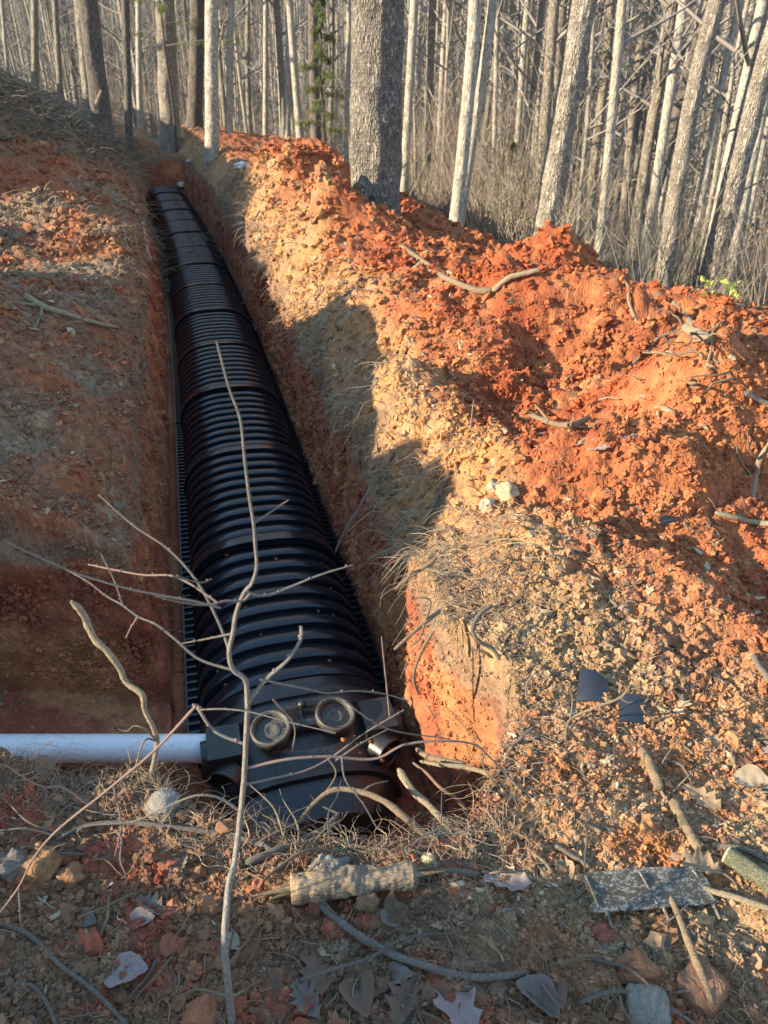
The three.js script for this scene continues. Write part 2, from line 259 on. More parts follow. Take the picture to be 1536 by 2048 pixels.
// ------------------------------------------------------------------ ground sheet round the trench
{
  const rows = []; let D = 0.25;
  const run = (to, f) => { while (D < to) { rows.push(D); D += f(D); } D = to; };
  run(NW0 - 0.01, () => 0.0125); run(NW1 + 0.01, () => 0.0032); run(SW0 - 0.01, () => 0.0135); run(SW1 + 0.01, () => 0.0042); run(19.1, d => 0.0135 + 0.0052 * (d - 2.7)); run(19.75, () => 0.03); run(24, () => 0.13); rows.push(24);
  const NL = 210, NWL = 34, NF = 14, NWR = 40, NR = 300, cols = NL + NWL + NF + NWR + NR + 1, n = rows.length;
  const pos = new Float32Array(n * cols * 3), col = new Float32Array(n * cols * 3), uv = new Float32Array(n * cols * 2), idx = [];
  for (let j = 0; j < n; j++) {
    const D0 = rows[j], RL = 3.2 + 0.5 * D0, RR = 2.0 + 0.9 * D0;
    for (let i = 0; i < cols; i++) {
      let k = i, t;
      if (k < NL) { const w = 1 - k / NL; t = lwTop(D0) - 0.004 - Math.pow(w, 1.7) * RL; }
      else if ((k -= NL) < NWL) t = mix(lwTop(D0), lwBot(D0), k / NWL);
      else if ((k -= NWL) < NF) t = mix(lwBot(D0), rwBot(D0), k / NF);
      else if ((k -= NF) < NWR) t = mix(rwBot(D0), rwTop(D0), k / NWR);
      else { k -= NWR; const w = k / NR; t = rwTop(D0) + 0.002 + Math.pow(w, 1.55) * RR; }
      let x = xc(D0) + t;
      let Da = D0 + nWob(x) * (1 - sst(0.05, 0.5, Math.abs(D0 - 1.45))) + sWob(x) * (1 - sst(0, 0.35, Math.abs(D0 - 2.68)));
      x = xc(Da) + t;
      const y = heightAt(x, Da), c = carve(x, Da), wall = c > 0 && c < 1 ? 4 * c * (1 - c) : 0;
      const o = (j * cols + i) * 3, wz = wall * (0.035 * n3(x * 5, y * 5, Da * 5) + 0.026 * n3(x * 14, y * 14, Da * 14) + 0.012 * Math.abs(n3(x * 30, y * 4, Da * 30)) + 0.009 * n3(x * 45, y * 45, Da * 45));
      pos[o] = x + wz; pos[o + 1] = y; pos[o + 2] = -Da + wz * (D0 < 2.9 ? 1 : 0.3);
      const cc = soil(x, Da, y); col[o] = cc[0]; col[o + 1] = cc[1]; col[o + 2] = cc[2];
      const q = (j * cols + i) * 2; const yy = Math.min(y, 0.85); let U, W = Da; if (D0 < 1.5) { U = x; W = Da + 0.85 - yy; } else if (t > 0) U = t + yy; else if (D0 < 2.9) { U = x; W = Da + yy; } else U = t - yy; uv[q] = U / 0.9; uv[q + 1] = W / 0.9;
    }
  }
  for (let j = 0; j < n - 1; j++) for (let i = 0; i < cols - 1; i++) { const a = j * cols + i, b = a + cols; idx.push(a, a + 1, b, b, a + 1, b + 1); }
  const g = new THREE.BufferGeometry();
  g.setAttribute('position', new THREE.BufferAttribute(pos, 3)); g.setAttribute('color', new THREE.BufferAttribute(col, 3)); g.setAttribute('uv', new THREE.BufferAttribute(uv, 2)); g.setIndex(idx); g.computeVertexNormals();
  setting(new THREE.Mesh(g, M.ground), 'ground', 'dug red clay ground with a long trench cut through it');
  // wide terrain beyond the sheet
  const inSheet = (x, D, m) => { if (D < 0.25 + m || D > 24 - m) return false; const t = x - xc(D); return t > -(3.2 + 0.5 * D) - 0.66 + m && t < 2.5 + 0.9 * D - m; };
  const S = 170, p2 = [], c2 = [], u2 = [], i2 = [], ext = u => Math.sign(u) * (Math.abs(u) * 14 + Math.pow(Math.abs(u), 3.2) * 170);
  for (let j = 0; j <= S; j++) for (let i = 0; i <= S; i++) {
    const x = ext(i / S * 2 - 1), D = j / S * 24 - 8 + Math.pow(j / S, 3) * 180;
    let y = heightAt(x, D) - 0.02; if (inSheet(x, D, 0.0)) y -= 0.12;
    if (D < 0.25) y = openGround(x, D) + rough(x, D) - 0.03;
    y += 0.5 * n3(x * 0.08, D * 0.08, 5) * sst(6, 20, edgeDist(x, D));
    const s = soil(x, Math.max(D, 0.3), y); p2.push(x, y, -D); c2.push(...s); u2.push(x / 0.9, D / 0.9);
  }
  for (let j = 0; j < S; j++) for (let i = 0; i < S; i++) {
    const a = j * (S + 1) + i, q = [a, a + 1, a + S + 1, a + S + 2];
    if (q.every(v => inSheet(p2[v * 3], -p2[v * 3 + 2], 0.3))) continue;
    i2.push(a, a + 1, a + S + 1, a + S + 1, a + 1, a + S + 2);
  }
  const h = new THREE.BufferGeometry();
  h.setAttribute('position', new THREE.Float32BufferAttribute(p2, 3)); h.setAttribute('color', new THREE.Float32BufferAttribute(c2, 3)); h.setAttribute('uv', new THREE.Float32BufferAttribute(u2, 2)); h.setIndex(i2); h.computeVertexNormals();
  setting(new THREE.Mesh(h, M.farGround), 'wooded_hillside', 'leaf covered wooded slopes around the dug strip');
}
console.log('terrain');
// ------------------------------------------------------------------ drain chambers laid end to end in the trench
const YAW = Math.atan(0.251), CL = 1.22;
const archPt = (a, w, h) => { const c = Math.cos(a), s = Math.sin(a); return [Math.sign(c) * w * Math.pow(Math.abs(c), 0.72), h * Math.pow(Math.max(0, s), 0.86)]; };
function archStrip(zs, offs, w, h, n = 30, thick = 0) { // outward offset per z
  const pos = [], idx = [], m = zs.length;
  for (let j = 0; j < m; j++) for (let i = 0; i <= n; i++) { const [x, y] = archPt(Math.PI * i / n, w + offs[j], h + offs[j]); pos.push(x, y + 0.015, zs[j]); }
  for (let j = 0; j < m - 1; j++) for (let i = 0; i < n; i++) { const a = j * (n + 1) + i, b = a + n + 1; idx.push(a, b, a + 1, b, b + 1, a + 1); }
  const g = new THREE.BufferGeometry(); g.setAttribute('position', new THREE.Float32BufferAttribute(pos, 3)); g.setIndex(idx);
  const u = new Float32Array(pos.length / 3 * 2); for (let i = 0; i < u.length / 2; i++) { u[i * 2] = pos[i * 3] * 3; u[i * 2 + 1] = (pos[i * 3 + 1] + pos[i * 3 + 2]) * 3; } g.setAttribute('uv', new THREE.BufferAttribute(u, 2));
  const f = g.toNonIndexed(); f.computeVertexNormals(); return smoothAlong(f);
}
// crease between facets along z, smooth round the arch
function smoothAlong(f) {
  const p = f.attributes.position, nrm = f.attributes.normal, map = new Map();
  for (let i = 0; i < p.count; i++) { const k = [p.getX(i).toFixed(4), p.getY(i).toFixed(4), p.getZ(i).toFixed(4)].join(); if (!map.has(k)) map.set(k, []); map.get(k).push(i); }
  const src = nrm.array.slice();
  for (const l of map.values()) for (const i of l) { const a = V(src[i * 3], src[i * 3 + 1], src[i * 3 + 2]), s = V(0, 0, 0); for (const j of l) { const b = V(src[j * 3], src[j * 3 + 1], src[j * 3 + 2]); if (a.dot(b) > 0.8) s.add(b); } s.normalize(); nrm.setXYZ(i, s.x, s.y, s.z); }
  return f;
}
const CW = 0.385, CH = 0.272, RIBS = 9, RP = (CL - 0.11) / RIBS;
const shellGeo = archStrip([0, -CL + 0.02], [0, 0], CW, CH);
const ribGeo = archStrip([0, -0.004, -0.012, -RP * 0.60 + 0.012, -RP * 0.60 + 0.004, -RP * 0.60], [0, 0.026, 0.031, 0.031, 0.026, 0], CW, CH);
const collarGeo = archStrip([0.03, 0.03, -0.03, -0.055, -0.055], [0.004, 0.042, 0.042, 0.036, 0.002], CW, CH);
function flangeGeo(s) {
  const g = [], b = (w, h, d, x, y, z) => { const q = new THREE.BoxGeometry(w, h, d); q.translate(x, y, z); g.push(q); };
  b(0.085, 0.012, CL - 0.02, s * 0.425, 0.016, -CL / 2);
  b(0.008, 0.045, CL - 0.02, s * 0.388, 0.045, -CL / 2);
  for (let i = 0; i < 22; i++) b(0.055, 0.022, 0.012, s * 0.437, 0.03, -0.03 - i * (CL - 0.06) / 21);
  b(0.008, 0.03, CL - 0.02, s * 0.467, 0.025, -CL / 2);
  return mergeGeometries(g);
}
const flG = [flangeGeo(-1), flangeGeo(1)], dotGeo = new THREE.LatheGeometry([[0.017, -0.004], [0.017, 0.004], [0.0125, 0.005], [0.011, -0.004], [0, -0.006]].map(a => new THREE.Vector2(...a)), 16);
const where = ['joined to the end cap', 'second from the end cap', 'third from the end cap', 'fourth from the end cap', 'fifth from the end cap', 'sixth from the end cap', 'seventh from the end cap', 'eighth from the end cap', 'ninth from the end cap', 'tenth from the end cap', 'eleventh from the end cap', 'twelfth from the end cap', 'thirteenth from the end cap', 'last one at the far end of the trench'];
function chamberFrame(k) { let D = 2.427, dir = YAW; for (let i = 0; i < k; i++) { const d2 = Math.atan(-(xc(D + 0.6) - xc(D - 0.6)) / 1.2); D += CL * Math.cos(d2); dir = d2; } dir = Math.atan(-(xc(D + 1.2) - xc(D)) / 1.2); return [D, dir]; }
for (let k = 0; k < 14; k++) {
  const [D, dir] = chamberFrame(k), g = new THREE.Group(); g.position.set(xc(D), 0.005 + 0.008 * (k % 2), -D); g.rotation.y = dir;
  part(g, 'shell', shellGeo, M.plastic);
  for (let r = 0; r < RIBS; r++) { const m = part(g, 'rib', ribGeo, M.plastic); m.position.z = -0.075 - r * RP; }
  part(g, 'side_flange', flG[0], M.plastic); part(g, 'side_flange', flG[1], M.plastic);
  part(g, 'joint_collar', collarGeo, M.plastic);
  const dp = part(g, 'drill_point', dotGeo, M.plastic); dp.position.set(0.02, CH + 0.0395, -0.075 - (k % 2 ? 3 : 2) * RP - RP * 0.28);
  add(g, 'drain_chamber', 'black ribbed plastic drain chamber, ' + where[k], 'drain chamber', 'drain chambers laid end to end in the trench');
}
// ------------------------------------------------------------------ multi-port end cap
{
  const g = new THREE.Group(); g.position.set(xc(2.427), 0.005, -2.427); g.rotation.y = YAW;
  const P = M.plasticDusty;
  // body: the arch shrinks towards the camera-side end
  const zs = [0.05, 0.05, 0.11, 0.13, 0.24, 0.32, 0.40, 0.44, 0.45], of = [0.008, 0.034, 0.034, 0.002, -0.01, -0.035, -0.075, -0.12, -0.2];
  part(g, 'shell', archStrip(zs, of, CW, CH, 34), P);
  part(g, 'collar', archStrip([0.052, 0.052, 0.022, 0.022], [0.02, 0.046, 0.046, 0.02], CW, CH, 34), P);
  // lower front arch with a rim
  const fz = [0.36, 0.36, 0.40, 0.40, 0.47, 0.53, 0.545], fo = [-0.05, -0.005, -0.005, -0.03, -0.05, -0.085, -0.30];
  part(g, 'front_arch', archStrip(fz, fo, CW - 0.02, CH - 0.045, 30), P);
  for (const x of [-0.19, -0.10, -0.015, 0.075, 0.165, 0.235]) { const b = new THREE.BoxGeometry(0.010, 0.17 - Math.abs(x) * 0.25, 0.035); b.translate(x, 0.085, 0.525); part(g, 'front_rib', b, P); }
  for (const x of [-0.2, -0.11, 0.005, 0.10, 0.2]) { const b = new THREE.BoxGeometry(0.007, 0.045, 0.10); b.translate(x, CH + 0.018 - x * x * 1.3, 0.165); part(g, 'top_rib', b, P); }
  const L = (pts) => new THREE.LatheGeometry(pts.map(([r, y]) => new THREE.Vector2(r, y)), 40);
  const cupGeo = L([[0.062, -0.13], [0.066, -0.02], [0.079, -0.016], [0.081, -0.004], [0.080, 0.010], [0.074, 0.014], [0.064, 0.012], [0.062, -0.004], [0.060, -0.018]]);
  const lidGeo = L([[0.061, -0.012], [0.036, -0.012], [0.033, -0.006], [0.020, -0.006], [0.018, -0.010], [0.0, -0.010]]);
  for (const [x, z, tl] of [[-0.125, 0.215, 0.10], [0.135, 0.20, -0.10]]) {
    const c = part(g, 'inspection_port', cupGeo, M.plasticPort, 'round ringed port standing proud of the end cap'); c.position.set(x, CH + 0.062, z); c.rotation.set(0.20, 0, tl);
    part(c, 'lid', lidGeo, M.plasticPort);
  }
  { const b = new THREE.CylinderGeometry(0.026, 0.026, 0.16, 14); b.rotateZ(Math.PI / 2); b.translate(0.005, CH + 0.035, 0.20); part(g, 'bridge', b, P); }
  { const b = new THREE.SphereGeometry(0.018, 14, 10); b.translate(0.015, CH + 0.052, 0.10); part(g, 'latch_knob', b, P); }
  // side inlets: a boxy hub with a socket, each with a round mouth towards the near end
  for (const s of [-1, 1]) {
    const hub = [];
    const box = new THREE.BoxGeometry(0.13, 0.15, 0.17, 4, 4, 4); box.translate(s * 0.31, 0.225, 0.20); hub.push(box);
    const m = part(g, 'side_inlet', mergeGeometries(hub), P);
    const so = L([[0.058, 0.02], [0.058, -0.03], [0.067, -0.03], [0.069, 0.0], [0.067, 0.03], [0.066, 0.03]]); so.rotateZ(s * -Math.PI / 2); so.translate(s * 0.37, 0.225, 0.20); part(m, 'socket', so, P);
    const mouth = L([[0.052, -0.06], [0.052, 0.0], [0.062, 0.012], [0.068, 0.004], [0.066, -0.06]]); mouth.rotateX(Math.PI / 2); mouth.rotateY(s * 0.55); mouth.translate(s * 0.325, 0.20, 0.325); part(m, 'port_mouth', mouth, P);
    const dk = new THREE.CircleGeometry(0.052, 24); dk.rotateY(s * 0.55); dk.translate(s * 0.31, 0.20, 0.295); part(m, 'port_recess', dk, P);
  }
  add(g, 'end_cap', 'black plastic end cap with two round ports where the white pipe joins', 'end cap');
}
// ------------------------------------------------------------------ white PVC pipe from the side cut
{
  const a = at(452, 1497, 2.20), b = V(-2.75, a.y + 0.02, a.z + 0.02), g = new THREE.Group();
  const p = tube([a, V().lerpVectors(a, b, 0.5), b], () => 0.057, 40, { seg: 8, tile: 0.4 });
  part(g, 'pipe_wall', p, M.pvc);
  add(g, 'white_pipe', 'smooth white plastic pipe running into the side of the end cap', 'pipe');
}
console.log('chambers');
// ------------------------------------------------------------------ trees
const treeLabel = {};
function trunkGeo(base, top, r0, r1, sides, seg, o = {}) {
  const pts = [], R = rng(o.seed || 1), bend = o.bend ?? 0.02, len = base.distanceTo(top);
  for (let i = 0; i <= 6; i++) { const p = V().lerpVectors(base, top, i / 6); if (i && i < 6) { p.x += (R() - 0.5) * bend * len; p.z += (R() - 0.5) * bend * len; } pts.push(p); }
  return [tube(pts, f => (r0 + (r1 - r0) * f) * (1 + (o.flare ?? 0.35) * Math.exp(-f * len / 0.22)), sides, { seg, rough: o.rough ?? 0.08, freq: o.freq ?? 3, seed: o.seed, tile: 0.6, ridge: o.ridge }), pts];
}
function branchSet(pts, r0, n, from, R, len = 2.2, up = 0.5) {
  const g = [], c = new THREE.CatmullRomCurve3(pts);
  for (let i = 0; i < n; i++) {
    const f = from + (1 - from) * (i + R()) / n, p = c.getPoint(f), a = R() * 6.283, l = len * (0.5 + R()) * (1.15 - f), d = V(Math.cos(a), up * (0.4 + R()), Math.sin(a)).normalize();
    const q = p.clone().addScaledVector(d, l * 0.5).add(V((R() - 0.5) * l * 0.12, -l * 0.03, (R() - 0.5) * l * 0.12)), e = p.clone().addScaledVector(d, l).add(V(0, l * 0.2 * R(), 0)), r = Math.max(0.006, r0 * (1 - f) * 0.42 + 0.006);
    g.push(tube([p, q, e], u => r * (1 - 0.8 * u), 4, { seg: 4, cap: false }));
    for (let k = 0; k < 4; k++) { const s = V().lerpVectors(q, e, R()), a2 = a + (R() - 0.5) * 2.2, l2 = l * (0.25 + 0.4 * R()), e2 = s.clone().add(V(Math.cos(a2) * l2, l2 * (0.2 + 0.8 * R()), Math.sin(a2) * l2)); g.push(tube([s, V().lerpVectors(s, e2, 0.5).add(V((R() - 0.5) * 0.1, 0.04, (R() - 0.5) * 0.1)), e2], u => r * 0.45 * (1 - 0.8 * u), 3, { seg: 3, cap: false })); }
  }
  return mergeGeometries(g);
}
// traced trunks: base pixel, D, top pixel, width in pixels, bark, height, label
const TR = [
  [750, 436, 7.7, 752, 0, 100, 'barkGrey', 16, 'thickest grey trunk, standing on the spoil beside the trench', 56],
  [907, 486, 8.9, 938, 0, 26, 'barkPale', 13, 'pale slender trunk, straighter stem of a close pair', 14],
  [912, 484, 9.1, 980, 0, 20, 'barkPale', 13, 'pale slender trunk, leaning stem of a close pair', 14],
  [1082, 520, 9.1, 1172, 0, 50, 'bark', 15, 'leaning furrowed trunk rising behind the tallest red mound', 40],
  [1325, 580, 8.2, 1452, 0, 33, 'bark', 14, 'straight pale brown trunk behind the root-strewn spoil', 30],
  [1415, 592, 8.4, 1556, 60, 45, 'bark', 14, 'stout pale trunk with broken branch knots behind the yellow-green sprig', 30],
  [203, 205, 15.0, 184, 0, 38, 'barkDark', 15, 'dark heavy trunk rising from behind the brush heap', 18],
  [176, 180, 17.5, 160, 0, 20, 'bark', 14, 'grey trunk half hidden behind the dark heavy trunk', 14],
  [258, 250, 13.5, 250, 0, 16, 'barkDark', 12, 'thin dark trunk at the right edge of the brush heap', 12],
  [342, 296, 20.6, 330, 0, 40, 'bark', 16, 'grey trunk behind evergreen sprays past the trench end', 18],
  [388, 300, 21.5, 394, 0, 30, 'barkDark', 15, 'dark trunk close behind the grey trunk past the trench end', 14],
  [424, 304, 15.8, 424, 0, 27, 'barkPale', 15, 'sunlit trunk standing just past the trench end', 16],
  [458, 290, 21, 466, 0, 14, 'barkPale', 14, '', 10], [530, 282, 24, 528, 0, 11, 'barkPale', 14, '', 10], [574, 302, 22, 574, 0, 13, 'barkPale', 14, '', 10],
  [603, 305, 20, 583, 40, 15, 'barkPale', 13, '', 10], [634, 312, 19, 633, 0, 21, 'barkDark', 14, '', 12], [690, 318, 22, 696, 0, 11, 'barkPale', 13, '', 10],
  [806, 400, 14, 832, 0, 18, 'barkPale', 13, '', 12], [1022, 430, 15, 1068, 0, 19, 'barkPale', 13, '', 12], [1186, 452, 16, 1222, 0, 20, 'bark', 13, '', 12], [1240, 490, 17, 1296, 0, 18, 'bark', 13, '', 12],
  [1110, 300, 20, 1140, 0, 14, 'barkPale', 13, '', 10], [1320, 350, 14, 1424, 0, 24, 'barkDark', 13, '', 12], [1480, 540, 13, 1600, 20, 14, 'barkPale', 12, '', 10], [20, 175, 11.5, 4, 0, 8, 'barkPale', 5, 'white slender sapling above the brush heap', 8],
  [120, 160, 20, 112, 0, 12, 'bark', 13, '', 10], [70, 160, 24, 66, 0, 14, 'bark', 13, '', 10], [280, 240, 24, 274, 0, 12, 'barkPale', 13, '', 10], [870, 420, 19, 896, 0, 12, 'barkPale', 13, '', 10], [660, 300, 27, 664, 0, 12, 'bark', 13, '', 10],
  [1395, 420, 12.5, 1490, 0, 16, 'barkPale', 12, '', 10], [960, 440, 18, 998, 0, 12, 'bark', 12, '', 10], [1460, 480, 17, 1560, 0, 16, 'bark', 12, '', 10], [500, 285, 30, 500, 0, 12, 'bark', 14, '', 10],
];
const midRef = [];
TR.forEach(([bx, by, D, tx, ty, w, m, H, label, sides], i) => {
  const b = at(bx, by, D), t = at(tx, ty, D), dir = t.clone().sub(b).normalize(); if (dir.y < 0.3) dir.y = 1;
  const gy = heightAt(b.x, D); b.addScaledVector(dir, (gy - 0.15 - b.y) / dir.y);
  const z = D * Math.cos(PITCH) + (EYE - (b.y + t.y) / 2) * Math.sin(PITCH), r = w / 2 / FPX * z, g = new THREE.Group(), R = rng(700 + i);
  g.position.copy(b);
  const top = dir.clone().multiplyScalar(H), [tg, pts] = trunkGeo(V(0, 0, 0), top, r * 1.05, r * 0.45, sides, Math.round(H * (w > 30 ? 14 : 5)), { seed: i + 3, bend: w > 80 ? 0.004 : 0.012, rough: m === 'barkPale' ? 0.07 : 0.10, freq: 2.2, flare: w > 60 ? 0.25 : 0.35, ridge: m.startsWith('bark') && w > 30 ? 0.075 : 0 });
  part(g, 'trunk', tg, M[m]);
  part(g, 'branches', branchSet(pts, r, w > 40 ? 14 : 18, w > 40 ? 0.5 : 0.25, R, w > 40 ? 3 : 1.6, 0.8), M.twig).userData.kind = 'stuff';
  const nm = m === 'barkPale' ? 'pale slender bare trunk' : m === 'barkDark' ? 'dark bare trunk' : 'grey brown bare trunk';
  add(g, 'tree', label || `${nm} among the woods behind the spoil`, 'tree', label ? undefined : 'woodland trees behind the spoil: ' + nm);
});
// woods behind: a few bare trees, copied
function bareTree(seed, H, r) {
  const R = rng(seed), g = new THREE.Group(), top = V((R() - 0.5) * 1.2, H, (R() - 0.5) * 1.2), [tg, pts] = trunkGeo(V(0, -0.4, 0), top, r, r * 0.3, 7, 14, { seed, bend: 0.018, rough: 0.08, freq: 1 });
  return [tg, branchSet(pts, r, 24, 0.2, R, 1.9, 0.9)];
}
const variants = [[11, 14, 0.065], [12, 15, 0.10], [13, 12, 0.045], [14, 14, 0.075], [15, 9, 0.035], [16, 13, 0.055]].map(a => bareTree(...a)), vm = ['barkPale', 'bark', 'barkPale', 'bark', 'barkPale', 'barkPale'];
{
  const R = rng(4242); let made = 0, tries = 0;
  const kinds = ['pale tall bare tree', 'stout grey bare tree', 'thin pale bare tree', 'grey bare tree', 'wispy young bare tree', 'pale bare tree'];
  while (made < 240 && tries++ < 9000) {
    const D = 9 + R() * 32, x = (R() * 2 - 1) * (0.52 * D + 3), e = edgeDist(x, D); if (e < 1.6 || e > 30) continue;
    const k = R() * 6 | 0, g = new THREE.Group(), s = 0.8 + R() * 0.5; g.position.set(x, heightAt(x, D), -D); g.rotation.set((R() - 0.5) * 0.06, R() * 6.28, (R() - 0.5) * 0.07 - 0.015); g.scale.setScalar(s);
    part(g, 'trunk', variants[k][0], M[vm[k]]); part(g, 'branches', variants[k][1], M.twig).userData.kind = 'stuff';
    add(g, 'woodland_tree', kinds[k] + ' growing on the slope below the spoil', 'tree', 'trees on the slope: ' + kinds[k]); made++;
  }
  // the far wood reads as one mass
  const far = []; tries = 0;
  while (far.length < 2600 && tries++ < 40000) {
    const D = 22 + Math.pow(R(), 1.3) * 110, x = (R() * 2 - 1) * (0.56 * D + 8), e = edgeDist(x, D); if (e < 22) continue;
    far.push([x, heightAt(x, D), D, R() * 6.28, 0.75 + R() * 0.6, R() * 6 | 0, (R() - 0.5) * 0.12, 0.75 + 0.5 * R()]);
  }
  const wood = new THREE.Group(), O = new THREE.Object3D();
  for (let k = 0; k < 6; k++) for (const [gi, nm] of [[0, 'trunks'], [1, 'branches']]) {
    const l = far.filter(f => f[5] === k), im = new THREE.InstancedMesh(variants[k][gi], gi ? M.twig : M[vm[k]], l.length); im.name = nm;
    l.forEach((f, i) => { O.position.set(f[0], f[1], -f[2]); O.rotation.set(f[6], f[3], f[6] * 0.5); O.scale.setScalar(f[4]); O.updateMatrix(); im.setMatrixAt(i, O.matrix); im.setColorAt(i, new THREE.Color().setRGB(f[7], f[7], f[7])); });
    im.userData.kind = 'stuff'; wood.add(im);
  }
  setting(wood, 'far_woods', 'distant bare winter woods on the far hillside', 'stuff', 'woods');
  // brushwood undergrowth
  const stems = [];
  for (let v = 0; v < 3; v++) { const gs = []; for (let i = 0; i < 34; i++) { const a = R() * 6.28, l = 0.7 + R() * 1.5, sp = 0.15 + 0.5 * R(), p = V((R() - 0.5) * 0.7, -0.05, (R() - 0.5) * 0.7), e = p.clone().add(V(Math.cos(a) * sp * l, l, Math.sin(a) * sp * l)), q = V().lerpVectors(p, e, 0.55).add(V((R() - 0.5) * 0.2, 0, (R() - 0.5) * 0.2)); gs.push(tube([p, q, e], u => 0.007 * (1 - 0.75 * u), 3, { seg: 5, cap: false })); for (let k = 0; k < 3; k++) { const s = V().lerpVectors(q, e, R()), e2 = s.clone().add(V((R() - 0.5) * 0.5, 0.1 + 0.3 * R(), (R() - 0.5) * 0.5)); gs.push(tube([s, e2], u => 0.004 * (1 - 0.7 * u), 3, { seg: 2, cap: false })); } } stems.push(mergeGeometries(gs)); }
  const br = new THREE.Group(), bl = []; tries = 0;
  while (bl.length < 900 && tries++ < 20000) { const D = 7 + R() * 45, x = (R() * 2 - 1) * (0.54 * D + 3), e = edgeDist(x, D); if (e < 0.9) continue; bl.push([x, heightAt(x, D), D, R() * 6.28, 0.45 + R() * 0.75 + e * 0.012, R() * 3 | 0, R()]); }
  for (let k = 0; k < 3; k++) { const l = bl.filter(b => b[5] === k), im = new THREE.InstancedMesh(stems[k], M.twig, l.length); im.name = 'stems'; l.forEach((f, i) => { O.position.set(f[0], f[1], -f[2]); O.rotation.set(0, f[3], 0); O.scale.setScalar(f[4]); O.updateMatrix(); im.setMatrixAt(i, O.matrix); const q = 0.6 + 0.9 * f[6]; im.setColorAt(i, new THREE.Color().setRGB(q, q * (0.85 + 0.1 * f[6]), q * 0.8)); }); im.userData.kind = 'stuff'; br.add(im); }
  setting(br, 'undergrowth', 'tangled bare undergrowth on the wooded slope', 'stuff', 'undergrowth');
}
console.log('trees');
